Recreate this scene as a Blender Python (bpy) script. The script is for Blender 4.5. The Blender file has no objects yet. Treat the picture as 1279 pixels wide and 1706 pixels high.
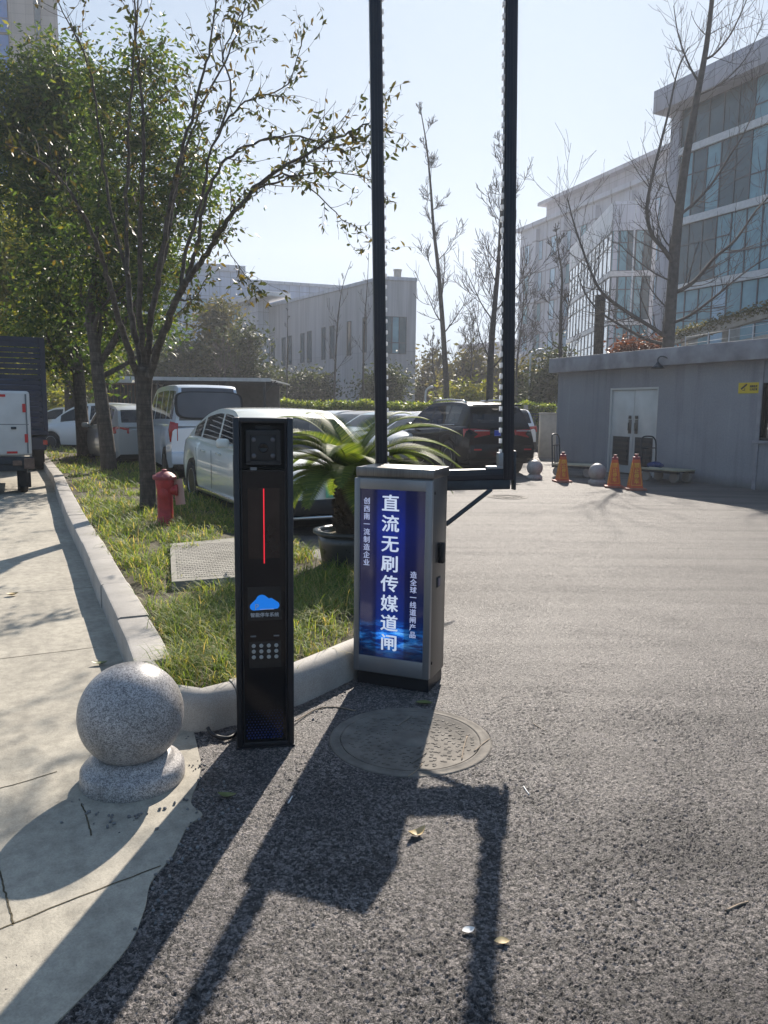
import bpy, bmesh, math, random
import numpy as np
from mathutils import Vector, Matrix
S = bpy.context.scene
COL = S.collection
R = math.radians
# ------------------------------------------------------------------ camera
CAMH = 1.5; PITCH = R(7.56); ROLL = R(0.7); FPX = 1280.0; CX, CY = 639.5, 853.0
f_ = Vector((0, math.cos(PITCH), -math.sin(PITCH))); r0 = Vector((1, 0, 0)); u0 = r0.cross(f_)
r_ = r0*math.cos(ROLL)+u0*math.sin(ROLL); u_ = -r0*math.sin(ROLL)+u0*math.cos(ROLL)
cam = bpy.data.objects.new('camera', bpy.data.cameras.new('camera')); COL.objects.link(cam)
cam.data.sensor_fit = 'HORIZONTAL'; cam.data.sensor_width = 36; cam.data.lens = 36*FPX/1279
cam.data.clip_start = 0.05; cam.data.clip_end = 2000
cam.matrix_world = Matrix(((r_.x, u_.x, -f_.x, 0), (r_.y, u_.y, -f_.y, 0), (r_.z, u_.z, -f_.z, CAMH), (0, 0, 0, 1)))
S.camera = cam
# ------------------------------------------------------------------ light
SUN_EL, SUN_AZ = R(33), R(9.2)
wd = bpy.data.worlds.new('World'); S.world = wd; wd.use_nodes = True
wn = wd.node_tree.nodes; bg = wn['Background']
sky = wn.new('ShaderNodeTexSky'); sky.sky_type = 'NISHITA'; sky.sun_disc = False
sky.sun_elevation = SUN_EL; sky.sun_rotation = SUN_AZ; sky.altitude = 300
sky.air_density = 1.0; sky.dust_density = 1.0; sky.ozone_density = 3.0
# thin winter haze evens the sky out: soft shoulder on the brightest part round the sun, slightly bluer
def vm(op, a, b):
    n = wn.new('ShaderNodeVectorMath'); n.operation = op
    for i, v in enumerate((a, b)):
        if isinstance(v, bpy.types.NodeSocket): wd.node_tree.links.new(v, n.inputs[i])
        else: n.inputs[i].default_value = v
    return n.outputs[0]
den = vm('ADD', vm('MULTIPLY', sky.outputs[0], (.44,)*3), (1, 1, 1))
wd.node_tree.links.new(vm('MULTIPLY', vm('DIVIDE', sky.outputs[0], den), (.715, .905, 1.13)), bg.inputs['Color']); bg.inputs['Strength'].default_value = 0.15
sl = bpy.data.lights.new('sun', 'SUN'); sl.energy = 4.1; sl.angle = R(0.55); sl.color = (1.0, 0.91, 0.80)
so = bpy.data.objects.new('sun', sl); COL.objects.link(so)
sd = Vector((math.sin(SUN_AZ)*math.cos(SUN_EL), math.cos(SUN_AZ)*math.cos(SUN_EL), math.sin(SUN_EL)))
so.rotation_euler = sd.to_track_quat('Z', 'Y').to_euler(); so.location = sd*50
S.view_settings.view_transform = 'Standard'; S.view_settings.look = 'None'
S.view_settings.exposure = 1.27; S.view_settings.gamma = 1.0
S.cycles.max_bounces = 7; S.cycles.transparent_max_bounces = 12; S.cycles.volume_bounces = 0
S.cycles.use_denoising = True
HAZE = 0.0012
# ------------------------------------------------------------------ helpers
CAM = Vector((0, 0, CAMH))
def ray(px, py): return f_ + r_*((px-CX)/FPX) - u_*((py-CY)/FPX)
def G(px, py, z=0.0):
    d = ray(px, py); return CAM + d*((z-CAMH)/d.z)
def AT(px, py, Y):
    d = ray(px, py); return CAM + d*(Y/d.y)
class Facade:
    """vertical plane through P with direction u: hit() gives distance along u and height"""
    def __init__(s, P, Q):
        s.P = Vector((P.x, P.y, 0)); d = Vector((Q.x-P.x, Q.y-P.y, 0)); s.len = d.length; s.u = d/d.length
        s.rot = math.atan2(s.u.y, s.u.x); s.n = Vector((s.u.y, -s.u.x, 0))
    def hit(s, px, py):
        d = ray(px, py); t = (s.P-CAM).dot(s.n)/d.dot(s.n); q = CAM+d*t
        return (q-s.P).dot(s.u), q.z
def thing(name, label, cat, loc=(0, 0, 0), rotz=0, group=None):
    o = bpy.data.objects.new(name, None); o.empty_display_size = .2; COL.objects.link(o)
    o.location = loc; o.rotation_euler = (0, 0, rotz); return tag(o, label, cat, group)
def tag(o, label=None, cat=None, group=None, kind=None):
    if label: o['label'] = label
    if cat: o['category'] = cat
    if group: o['group'] = group
    if kind: o['kind'] = kind
    return o
def copy_tree(o, parent=None):
    c = o.copy(); COL.objects.link(c); c.parent = parent
    for ch in list(o.children): copy_tree(ch, c)
    return c
class MB:
    def __init__(s): s.v = []; s.f = []; s.m = []
    def add(s, vs, fs, m=0):
        b = len(s.v); s.v.extend([tuple(v) for v in vs])
        for f in fs: s.f.append(tuple(i+b for i in f)); s.m.append(m)
        return s
    def quad(s, a, b, c, d, m=0): return s.add([a, b, c, d], [(0, 1, 2, 3)], m)
    def box(s, x0, x1, y0, y1, z0, z1, m=0, M=None):
        vs = [Vector(p) for p in ((x0,y0,z0),(x1,y0,z0),(x1,y1,z0),(x0,y1,z0),(x0,y0,z1),(x1,y0,z1),(x1,y1,z1),(x0,y1,z1))]
        if M: vs = [M @ v for v in vs]
        return s.add(vs, [(0,3,2,1),(4,5,6,7),(0,1,5,4),(1,2,6,5),(2,3,7,6),(3,0,4,7)], m)
    def rbox(s, x0, x1, y0, y1, z0, z1, b=.01, m=0, seg=2, M=None):
        bm = bmesh.new(); bmesh.ops.create_cube(bm, size=1)
        for v in bm.verts: v.co = Vector((x0+(v.co.x+.5)*(x1-x0), y0+(v.co.y+.5)*(y1-y0), z0+(v.co.z+.5)*(z1-z0)))
        bmesh.ops.bevel(bm, geom=list(bm.edges), offset=b, segments=seg, profile=.5, affect='EDGES')
        bm.verts.index_update()
        s.add([(M @ v.co if M else v.co) for v in bm.verts], [[v.index for v in f.verts] for f in bm.faces], m); bm.free(); return s
    def tube(s, pts, rad, n=8, m=0, cap=True, flat=1.0):
        pts = [Vector(p) for p in pts]; k = len(pts)
        if not hasattr(rad, '__len__'): rad = [rad]*k
        vs = []; prev = None
        for i in range(k):
            t = (pts[min(i+1, k-1)]-pts[max(i-1, 0)]).normalized()
            a = prev if prev is not None else (Vector((0, 0, 1)) if abs(t.z) < .9 else Vector((1, 0, 0)))
            a = (a - t*a.dot(t)).normalized(); prev = a; b = t.cross(a)
            for j in range(n):
                w = 2*math.pi*j/n; vs.append(pts[i]+a*(rad[i]*math.cos(w))+b*(rad[i]*flat*math.sin(w)))
        fs = [(i*n+j, i*n+(j+1) % n, (i+1)*n+(j+1) % n, (i+1)*n+j) for i in range(k-1) for j in range(n)]
        if cap: fs += [tuple(range(n-1, -1, -1)), tuple((k-1)*n+j for j in range(n))]
        return s.add(vs, fs, m)
    def lathe(s, prof, n=32, m=0, c=(0, 0, 0), axis='z', cap=True):
        vs = []; fs = []; k = len(prof)
        for (r, z) in prof:
            for j in range(n):
                w = 2*math.pi*j/n; x, y = r*math.cos(w), r*math.sin(w)
                p = (x, y, z) if axis == 'z' else ((x, z, y) if axis == 'y' else (z, x, y))
                vs.append((p[0]+c[0], p[1]+c[1], p[2]+c[2]))
        fs = [(i*n+j, i*n+(j+1) % n, (i+1)*n+(j+1) % n, (i+1)*n+j) for i in range(k-1) for j in range(n)]
        if cap: fs += [tuple(range(n-1, -1, -1)), tuple((k-1)*n+j for j in range(n))]
        return s.add(vs, fs, m)
    def prism(s, poly, z0, z1, m=0, M=None):
        n = len(poly); vs = [Vector((p[0], p[1], z0)) for p in poly]+[Vector((p[0], p[1], z1)) for p in poly]
        if M: vs = [M @ v for v in vs]
        return s.add(vs, [tuple(range(n-1, -1, -1)), tuple(range(n, 2*n))]+[(i, (i+1) % n, n+(i+1) % n, n+i) for i in range(n)], m)
    def build(s, name, mats, parent=None, smooth=False, angle=None, label=None, recalc=False):
        me = bpy.data.meshes.new(name); me.from_pydata(s.v, [], s.f)
        if not isinstance(mats, (list, tuple)): mats = [mats]
        for m in mats: me.materials.append(m)
        if len(mats) > 1: me.polygons.foreach_set('material_index', s.m)
        if recalc:
            bm = bmesh.new(); bm.from_mesh(me); bmesh.ops.recalc_face_normals(bm, faces=bm.faces); bm.to_mesh(me); bm.free()
        if smooth or angle:
            me.polygons.foreach_set('use_smooth', [True]*len(me.polygons))
            if angle: me.set_sharp_from_angle(angle=R(angle))
        o = bpy.data.objects.new(name, me); COL.objects.link(o); o.parent = parent
        if label: o['label'] = label
        return o
def text(s, size, mat, parent, name, M, bold=0.0, line=1.0, align='CENTER', depth=0.002):
    """lettering as a real mesh: M maps the text plane (x right, y up, z out) to the parent's space"""
    cu = bpy.data.curves.new(name, 'FONT'); cu.body = s; cu.size = size; cu.align_x = align; cu.align_y = 'CENTER'
    cu.space_line = line; cu.extrude = depth; cu.resolution_u = 3
    t = bpy.data.objects.new(name, cu); COL.objects.link(t)
    dg = bpy.context.evaluated_depsgraph_get()
    me = bpy.data.meshes.new_from_object(t.evaluated_get(dg)); me.name = name
    bpy.data.objects.remove(t); bpy.data.curves.remove(cu)
    if bold:
        bm = bmesh.new()
        for i, (dx, dy) in enumerate(((0, 0), (bold, 0), (-bold, 0), (0, bold*.7), (0, -bold*.7))):
            c = me.copy(); c.transform(Matrix.Translation((dx, dy, i*.00012))); bm.from_mesh(c); bpy.data.meshes.remove(c)
        bm.to_mesh(me); bm.free()
    me.transform(M); me.materials.clear(); me.materials.append(mat)
    o = bpy.data.objects.new(name, me); COL.objects.link(o); o.parent = parent; return o
def FRONT(x, y, z, sx=1.0):   # text plane facing local -y
    return Matrix.Translation((x, y, z)) @ Matrix.Rotation(R(90), 4, 'X') @ Matrix.Diagonal((sx, 1, 1, 1))
def np_mesh(name, V, F, mat, parent=None, smooth=False):
    """quad mesh from numpy arrays"""
    me = bpy.data.meshes.new(name); nv, nf, k = len(V), len(F), F.shape[1]
    me.vertices.add(nv); me.vertices.foreach_set('co', V.astype(np.float32).ravel())
    me.loops.add(nf*k); me.loops.foreach_set('vertex_index', F.astype(np.int32).ravel())
    me.polygons.add(nf); me.polygons.foreach_set('loop_start', np.arange(0, nf*k, k, dtype=np.int32))
    if smooth: me.polygons.foreach_set('use_smooth', np.ones(nf, bool))
    me.update(calc_edges=True); me.materials.append(mat)
    o = bpy.data.objects.new(name, me); COL.objects.link(o); o.parent = parent; return o
# ------------------------------------------------------------------ materials
class NT:
    def __init__(s, name):
        s.mat = bpy.data.materials.new(name); s.mat.use_nodes = True; s.t = s.mat.node_tree; s.b = s.t.nodes['Principled BSDF']; s.out = s.t.nodes['Material Output']
    def n(s, typ, **kw):
        nd = s.t.nodes.new(typ)
        for k, v in kw.items():
            if k.startswith('_'): setattr(nd, k[1:], v)
            else: s.set(nd, k.replace('__', ' '), v)
        return nd
    def set(s, nd, k, v):
        i = nd.inputs[int(k[1:])] if (k[0] == 'i' and k[1:].isdigit()) else nd.inputs[k]
        if isinstance(v, bpy.types.NodeSocket): s.t.links.new(v, i)
        else: i.default_value = v
    def L(s, a, b): s.t.links.new(a, b)
    def ramp(s, fac, stops):
        nd = s.t.nodes.new('ShaderNodeValToRGB'); s.L(fac, nd.inputs[0]); e = nd.color_ramp.elements
        while len(e) < len(stops): e.new(.5)
        for i, (p, c) in enumerate(stops): e[i].position = p; e[i].color = (*c, 1) if len(c) == 3 else c
        return nd.outputs[0]
    def noise(s, vec, scale, detail=3, rough=.55):
        return s.n('ShaderNodeTexNoise', Vector=vec, Scale=scale, Detail=detail, Roughness=rough).outputs[0]
    def mix(s, fac, a, b, blend='MIX'):
        nd = s.t.nodes.new('ShaderNodeMix'); nd.data_type = 'RGBA'; nd.blend_type = blend
        for i, v in ((0, fac), (6, a), (7, b)):
            if isinstance(v, bpy.types.NodeSocket): s.L(v, nd.inputs[i])
            else: nd.inputs[i].default_value = v if i == 0 else ((*v, 1) if len(v) == 3 else v)
        return nd.outputs[2]
    def math(s, op, a, b=None):
        nd = s.t.nodes.new('ShaderNodeMath'); nd.operation = op
        for i, v in ((0, a), (1, b)):
            if v is None: continue
            if isinstance(v, bpy.types.NodeSocket): s.L(v, nd.inputs[i])
            else: nd.inputs[i].default_value = v
        return nd.outputs[0]
    def obj(s): return s.n('ShaderNodeTexCoord').outputs['Object']
    def gen(s): return s.n('ShaderNodeTexCoord').outputs['Generated']
    def bump(s, h, strength=.5, dist=.01, prev=None):
        nd = s.n('ShaderNodeBump', Height=h, Strength=strength, Distance=dist)
        if prev: s.L(prev, nd.inputs['Normal'])
        return nd.outputs[0]
    def P(s, **kw):
        for k, v in kw.items():
            k = k.replace('_', ' ')
            if not isinstance(v, bpy.types.NodeSocket) and k in ('Base Color', 'Emission Color') and len(v) == 3: v = (*v, 1)
            s.set(s.b, k, v)
        return s.mat
def plain(name, col, rough=.6, metal=0.0, var=.12, vscale=6.0, bump=0.0, bscale=60, coat=0.0, spec=.5, emit=None, es=1.0):
    """procedural material: base colour broken up by noise, roughness variation, fine bump"""
    t = NT(name); o = t.obj(); a = t.noise(o, vscale, 5)
    c = t.ramp(a, [(.3, tuple(x*(1-var) for x in col)), (.7, tuple(min(1, x*(1+var)) for x in col))])
    rr = t.math('ADD', t.math('MULTIPLY', t.noise(o, vscale*3, 3), .2), rough-.1)
    t.P(Base_Color=c, Roughness=rr, Metallic=metal, Specular_IOR_Level=spec, Coat_Weight=coat, Coat_Roughness=.05)
    if bump: t.P(Normal=t.bump(t.noise(o, bscale, 4), bump, .004))
    if emit: t.P(Emission_Color=emit, Emission_Strength=es)
    return t.mat
def glassy(name, col, rough=.04, alpha=1.0, spec=.5):
    t = NT(name); o = t.obj()
    c = t.ramp(t.noise(o, 1.5, 2), [(.3, tuple(x*.85 for x in col)), (.7, tuple(x*1.15 for x in col))])
    return t.P(Base_Color=c, Roughness=rough, Alpha=alpha, Specular_IOR_Level=spec)
def leafmat(name, stops, trans=.45, rough=.45):
    t = NT(name); rnd = t.n('ShaderNodeNewGeometry').outputs['Random Per Island']
    c = t.ramp(rnd, stops); t.P(Base_Color=c, Roughness=rough, Specular_IOR_Level=.4)
    tr = t.n('ShaderNodeBsdfTranslucent'); t.L(t.mix(1.0, c, (2.2, 2.0, .9), 'MULTIPLY'), tr.inputs[0])
    mx = t.n('ShaderNodeMixShader', i0=trans); t.L(t.b.outputs[0], mx.inputs[1]); t.L(tr.outputs[0], mx.inputs[2]); t.L(mx.outputs[0], t.out.inputs[0])
    return t.mat
def panel(name, col, w, h, groove=.02, line=(.2, .2, .21), off=0.0, var=.08, rough=.55, streak=.15):
    """cladding panels on vertical walls: object x along the wall, z up"""
    t = NT(name); o = t.obj(); sp = t.n('ShaderNodeSeparateXYZ', Vector=o)
    v = t.n('ShaderNodeCombineXYZ', X=t.math('ADD', sp.outputs[0], sp.outputs[1]), Y=sp.outputs[2]).outputs[0]
    b = t.n('ShaderNodeTexBrick', Vector=v, Scale=1.0, Color1=(*[x*(1-var) for x in col], 1), Color2=(*[min(1, x*(1+var)) for x in col], 1), Mortar=(*line, 1))
    b.offset = off; b.inputs['Brick Width'].default_value = w; b.inputs['Row Height'].default_value = h; b.inputs['Mortar Size'].default_value = groove
    st = t.n('ShaderNodeMapping', Vector=o, Scale=(2.0, 2.0, .12)).outputs[0]
    k = t.ramp(t.noise(st, 1.5, 5), [(.35, (1-streak,)*3), (.65, (1, 1, 1))])
    return t.P(Base_Color=t.mix(1.0, b.outputs[0], k, 'MULTIPLY'), Roughness=rough)
M = {}
def mk_materials():
    # asphalt: coarse aggregate, tar between, dusty areas, fine cracks
    t = NT('asphalt'); o = t.obj()
    wv = t.n('ShaderNodeTexNoise', Vector=o, Scale=60.0, Detail=2.0)
    dv = t.n('ShaderNodeMix'); dv.data_type = 'RGBA'; dv.inputs[0].default_value = .012; t.L(o, dv.inputs[6]); t.L(wv.outputs[1], dv.inputs[7]); p = dv.outputs[2]
    v1 = t.n('ShaderNodeTexVoronoi', Vector=p, Scale=104.0, Randomness=1.0); v2 = t.n('ShaderNodeTexVoronoi', Vector=p, Scale=200.0)
    ve = t.n('ShaderNodeTexVoronoi', Vector=p, Scale=104.0, _feature='DISTANCE_TO_EDGE')
    sc1 = t.n('ShaderNodeSeparateColor', i0=v1.outputs['Color']); cell = sc1.outputs[0]; sc2 = t.n('ShaderNodeSeparateColor', i0=v2.outputs['Color'])
    clus = t.noise(o, 64, 5, .78); fine = t.noise(o, 240, 3, .6)
    k = t.math('ADD', t.math('MULTIPLY', cell, .40), t.math('ADD', t.math('MULTIPLY', sc2.outputs[0], .22), t.math('MULTIPLY', clus, .55)))
    stone = t.ramp(k, [(.32, (.018, .0168, .0165)), (.47, (.086, .079, .076)), (.60, (.225, .203, .192)), (.76, (.56, .50, .465))])
    stone = t.mix(1.0, stone, t.ramp(fine, [(.3, (.62, .61, .61)), (.65, (1.1, 1.1, 1.1))]), 'MULTIPLY')
    edge = t.ramp(ve.outputs['Distance'], [(.0, (.55, .55, .56)), (.09, (1, 1, 1))])
    c = t.mix(1.0, stone, edge, 'MULTIPLY')
    big = t.noise(o, .45, 6, .6); mid = t.noise(o, 2.6, 6, .62)
    dust = t.ramp(t.math('ADD', t.math('MULTIPLY', big, .6), t.math('MULTIPLY', mid, .4)), [(.42, (0, 0, 0)), (.66, (1, 1, 1))])
    c = t.mix(t.math('MULTIPLY', dust, .20), c, (.17, .155, .14))
    dark = t.ramp(t.noise(o, 1.3, 4), [(.50, (1, 1, 1)), (.70, (.56, .56, .58))])
    c = t.mix(1.0, c, dark, 'MULTIPLY')
    # older, dustier surface beyond a wavy seam about five metres out; fresh dark patch near the cabinet
    sy = t.n('ShaderNodeSeparateXYZ', Vector=o); yy = t.math('ADD', t.math('ADD', sy.outputs[1], t.math('MULTIPLY', mid, .9)), t.math('MULTIPLY', sy.outputs[0], -.12))
    old = t.ramp(t.math('DIVIDE', yy, 12.0), [(.30, (0, 0, 0)), (.50, (.55, .55, .55)), (.53, (.85, .85, .85)), (1, (1, 1, 1))])
    grain = t.noise(o, 34, 4, .7)
    c = t.mix(t.math('MULTIPLY', old, .75), c, t.ramp(grain, [(.3, (.125, .114, .103)), (.7, (.23, .212, .193))]))
    track = t.noise(t.n('ShaderNodeMapping', Vector=o, Scale=(.35, 3.2, 1), Rotation=(0, 0, .12)).outputs[0], 1.0, 5, .6)
    c = t.mix(1.0, c, t.ramp(track, [(.36, (.62, .62, .63)), (.56, (1, 1, 1))]), 'MULTIPLY')
    flat = t.ramp(ve.outputs['Distance'], [(.0, (0, 0, 0)), (.16, (1, 1, 1))])
    hh = t.math('MULTIPLY', flat, t.math('ADD', .15, k))
    nb = t.bump(fine, .35, .003); nb = t.bump(hh, .6, .012, nb); nb = t.bump(clus, 1.0, .014, nb)
    M['asphalt'] = t.P(Base_Color=c, Roughness=t.math('ADD', t.math('ADD', t.math('MULTIPLY', cell, .35), .36), t.math('MULTIPLY', old, .22)), Specular_IOR_Level=.45, Normal=nb)
    # worn concrete of the side lane
    t = NT('lane concrete'); o = t.obj()
    a = t.noise(o, 1.1, 7, .62); b = t.noise(o, 14, 5, .7); gr = t.noise(o, 160, 3)
    st = t.noise(t.n('ShaderNodeMapping', Vector=o, Scale=(.5, 4.0, 1)).outputs[0], 1.0, 5)
    c = t.ramp(a, [(.3, (.31, .282, .228)), (.55, (.44, .40, .32)), (.75, (.51, .468, .38))])
    c = t.mix(1.0, c, t.ramp(b, [(.35, (.72, .72, .72)), (.6, (1, 1, 1))]), 'MULTIPLY')
    c = t.mix(1.0, c, t.ramp(st, [(.30, (.74, .74, .74)), (.50, (1, 1, 1))]), 'MULTIPLY')
    c = t.mix(1.0, c, t.ramp(gr, [(.3, (.8, .8, .8)), (.6, (1, 1, 1))]), 'MULTIPLY')
    br = t.n('ShaderNodeTexBrick', Vector=t.n('ShaderNodeMapping', Vector=o, Location=(.55, 1.02, 0)).outputs[0], Scale=1.0, Color1=(1, 1, 1, 1), Color2=(1, 1, 1, 1), Mortar=(.28, .27, .26, 1)); br.offset = .5
    br.inputs['Brick Width'].default_value = 6.4; br.inputs['Row Height'].default_value = 4.2; br.inputs['Mortar Size'].default_value = .006
    c = t.mix(1.0, c, br.outputs[0], 'MULTIPLY')
    nb = t.bump(gr, .35, .003); nb = t.bump(b, .2, .01, nb)
    M['lane'] = t.P(Base_Color=c, Roughness=.78, Normal=nb)
    t = NT('kerb stone'); o = t.obj(); a = t.noise(o, 3, 6, .65); gr = t.noise(o, 220, 2)
    c = t.ramp(a, [(.3, (.33, .305, .27)), (.7, (.51, .475, .425))]); c = t.mix(1.0, c, t.ramp(gr, [(.35, (.72, .71, .7)), (.6, (1, 1, 1))]), 'MULTIPLY')
    M['kerb'] = t.P(Base_Color=c, Roughness=.72, Normal=t.bump(a, .25, .01))
    # granite: salt and pepper speckle
    t = NT('granite'); o = t.obj(); v = t.n('ShaderNodeTexVoronoi', Vector=o, Scale=260.0); g = t.n('ShaderNodeSeparateColor', i0=v.outputs['Color']).outputs[0]
    c = t.ramp(g, [(0, (.05, .05, .055)), (.28, (.16, .15, .15)), (.55, (.36, .34, .33)), (1, (.62, .59, .56))])
    c = t.mix(.35, c, t.ramp(t.noise(o, 90, 3), [(.35, (.2, .19, .19)), (.65, (.55, .52, .5))]))
    c = t.mix(1.0, c, t.ramp(t.noise(o, 5, 6, .65), [(.32, (.72, .70, .66)), (.55, (1, 1, 1))]), 'MULTIPLY')
    M['granite'] = t.P(Base_Color=c, Roughness=.42, Normal=t.bump(t.noise(o, 300, 2), .15, .002))
    t = NT('soil'); o = t.obj(); a = t.noise(o, 8, 6, .7)
    M['soil'] = t.P(Base_Color=t.ramp(a, [(.3, (.035, .03, .018)), (.55, (.08, .065, .035)), (.75, (.14, .11, .06))]), Roughness=.95, Normal=t.bump(t.noise(o, 40, 5), .8, .02))
    M['grass'] = leafmat('grass blades', [(0, (.15, .20, .038)), (.35, (.075, .14, .03)), (.68, (.18, .24, .06)), (.87, (.30, .29, .11)), (1, (.40, .31, .16))], .42, .62)
    M['leaf_main'] = leafmat('thin tree leaves', [(0, (.03, .045, .014)), (.6, (.05, .06, .02)), (.85, (.10, .07, .025)), (1, (.13, .11, .02))], .3)
    M['leaf_dark'] = leafmat('camphor leaves', [(0, (.022, .045, .013)), (.4, (.038, .075, .019)), (.78, (.072, .115, .026)), (.96, (.14, .16, .03)), (1, (.15, .12, .03))], .48, .5)
    M['leaf_yel'] = leafmat('yellow green leaves', [(0, (.08, .10, .018)), (.5, (.14, .17, .03)), (1, (.23, .21, .045))], .5)
    M['leaf_conifer'] = leafmat('conifer needles', [(0, (.018, .03, .014)), (.6, (.035, .055, .022)), (1, (.07, .085, .03))], .25, .6)
    M['leaf_olive'] = leafmat('olive shrub leaves', [(0, (.04, .05, .018)), (.5, (.08, .08, .03)), (1, (.13, .11, .045))], .35, .6)
    M['leaf_hedge'] = leafmat('hedge leaves', [(0, (.06, .11, .018)), (.5, (.15, .22, .035)), (1, (.30, .33, .07))], .45)
    M['leaf_red'] = leafmat('red shrub leaves', [(0, (.09, .03, .018)), (.5, (.14, .045, .026)), (1, (.19, .075, .04))], .25)
    M['frond'] = leafmat('cycad leaflets', [(0, (.045, .08, .014)), (.6, (.085, .13, .022)), (1, (.15, .18, .035))], .42, .6)
    t = NT('bark'); o = t.obj(); s = t.n('ShaderNodeMapping', Vector=o, Scale=(14, 14, 5)).outputs[0]; a = t.noise(s, 1.6, 6, .65)
    ring = t.noise(t.n('ShaderNodeMapping', Vector=o, Scale=(2, 2, 30)).outputs[0], 1.0, 3)
    c = t.ramp(a, [(.3, (.035, .028, .022)), (.55, (.085, .07, .055)), (.8, (.17, .15, .125))]); c = t.mix(1.0, c, t.ramp(ring, [(.4, (.7, .7, .7)), (.55, (1, 1, 1))]), 'MULTIPLY')
    M['bark'] = t.P(Base_Color=c, Roughness=.9, Normal=t.bump(a, .8, .02))
    M['bark_bare'] = plain('grey twig bark', (.075, .066, .06), .9, var=.35, vscale=8)
    M['bark_palm'] = plain('cycad trunk scales', (.05, .035, .022), .95, var=.4, vscale=30, bump=.9, bscale=45)
    t = NT('brushed steel'); o = t.obj(); s = t.n('ShaderNodeMapping', Vector=o, Scale=(300, 300, 4)).outputs[0]; a = t.noise(s, 1.0, 3)
    M['steel'] = t.P(Base_Color=t.ramp(a, [(.3, (.14, .135, .13)), (.7, (.21, .205, .20))]), Metallic=.85, Roughness=t.math('ADD', t.math('MULTIPLY', a, .15), .30), Normal=t.bump(a, .05, .001))
    M['steel_pale'] = plain('pale aluminium frame', (.27, .275, .285), .42, .6, var=.05)
    M['alu_dark'] = plain('anodised dark aluminium', (.030, .032, .037), .40, .5, var=.15, vscale=10)
    M['alu_rail'] = plain('dark rail aluminium', (.026, .028, .036), .38, .35, var=.15)
    t = NT('black glass panel'); o = t.obj(); M['blackglass'] = t.P(Base_Color=t.ramp(t.noise(o, 5, 5), [(.3, (.005, .005, .006)), (.8, (.010, .010, .011))]), Roughness=t.math('ADD', t.math('MULTIPLY', t.noise(o, 9, 5), .12), .04), Specular_IOR_Level=.4)
    M['black'] = plain('black plastic', (.012, .012, .013), .5, var=.3, vscale=20)
    M['rubber'] = plain('tyre rubber', (.018, .018, .018), .8, var=.35, vscale=14)
    M['lens'] = glassy('lamp lens', (.10, .10, .11), .15)
    M['red_led'] = plain('red light strip', (.5, .02, .03), .4, emit=(1, .02, .04), es=.36)
    M['brown_panel'] = plain('dark display window', (.022, .014, .011), .14, var=.25, vscale=8)
    M['blue_cloud'] = plain('lit cloud symbol', (.01, .12, .45), .4, emit=(.004, .16, .62), es=.34, var=.05)
    M['white_dim'] = plain('dim white lettering', (.45, .47, .48), .5, var=.06)
    M['grey_dim'] = plain('grey lettering', (.16, .17, .18), .5, var=.06)
    M['screen_dim'] = plain('unlit display', (.016, .017, .017), .2)
    M['key'] = plain('pale key caps', (.34, .36, .35), .4, var=.06)
    M['blue_dot'] = plain('blue printed dots', (.008, .028, .15), .35, var=.2)
    M['white_letter'] = plain('lit white lettering', (.5, .55, .65), .4, var=.04, emit=(.50, .56, .66), es=.36)
    M['pale_letter'] = plain('pale blue lettering', (.4, .45, .6), .4, var=.04, emit=(.40, .44, .62), es=.27)
    # advertising display: backlit printed film, deep blue with a bright wave of light lines at the foot
    t = NT('lit blue display'); o = t.obj(); sp = t.n('ShaderNodeSeparateXYZ', Vector=o)
    z = t.math('DIVIDE', t.math('SUBTRACT', sp.outputs[2], .20), .85)
    w1 = t.noise(t.n('ShaderNodeMapping', Vector=o, Scale=(5, 1, 22), Rotation=(0, .25, 0)).outputs[0], 1.3, 6, .7)
    c = t.ramp(z, [(0, (.004, .012, .06)), (.12, (.006, .035, .22)), (.22, (.005, .02, .15)), (.5, (.012, .016, .10)), (.8, (.007, .018, .18)), (1, (.008, .014, .09))])
    glow = t.ramp(z, [(.0, (.1,)*3), (.10, (1, 1, 1)), (.17, (.55,)*3), (.22, (0, 0, 0))])
    ln = t.ramp(w1, [(.46, (0, 0, 0)), (.56, (.02, .25, .75)), (.66, (.25, .70, 1.0))])
    col = t.mix(1.0, c, t.mix(1.0, ln, glow, 'MULTIPLY'), 'ADD')
    xc = t.ramp(t.math('ABSOLUTE', t.math('ADD', sp.outputs[0], .01)), [(0, (1.5, 1.9, 2.1)), (.075, (1.5, 1.5, 1.7)), (.085, (.65, .65, .65)), (.2, (.55, .55, .55))])
    col = t.mix(1.0, col, xc, 'MULTIPLY')
    M['display'] = t.P(Base_Color=(.01, .01, .02), Emission_Color=col, Emission_Strength=.235, Roughness=.08, Specular_IOR_Level=.6)
    t = NT('clear led modules'); t.P(Base_Color=t.ramp(t.noise(t.obj(), 40, 2), [(.3, (.7, .72, .75)), (.7, (.85, .87, .9))]), Roughness=.2); tr = t.n('ShaderNodeBsdfTranslucent', i0=(.9, .92, .95, 1)); mx = t.n('ShaderNodeMixShader', i0=.65); t.L(t.b.outputs[0], mx.inputs[1]); t.L(tr.outputs[0], mx.inputs[2]); t.L(mx.outputs[0], t.out.inputs[0]); M['led'] = t.mat
    M['hydrant'] = plain('red hydrant paint', (.40, .022, .024), .45, var=.25, vscale=14, bump=.15)
    M['hydrant_top'] = plain('faded red hydrant cap', (.27, .045, .055), .55, var=.2)
    M['tagcard'] = plain('pinkish card', (.52, .33, .28), .7)
    M['cast'] = plain('worn cast iron', (.15, .134, .113), .85, 0, var=.35, vscale=9, bump=.5, bscale=80)
    M['concrete'] = plain('pale concrete', (.38, .36, .32), .8, var=.15, vscale=5, bump=.3)
    M['slabtop'] = plain('dull grey precast slab', (.25, .235, .20), .9, var=.25, vscale=6, bump=.4)
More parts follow.
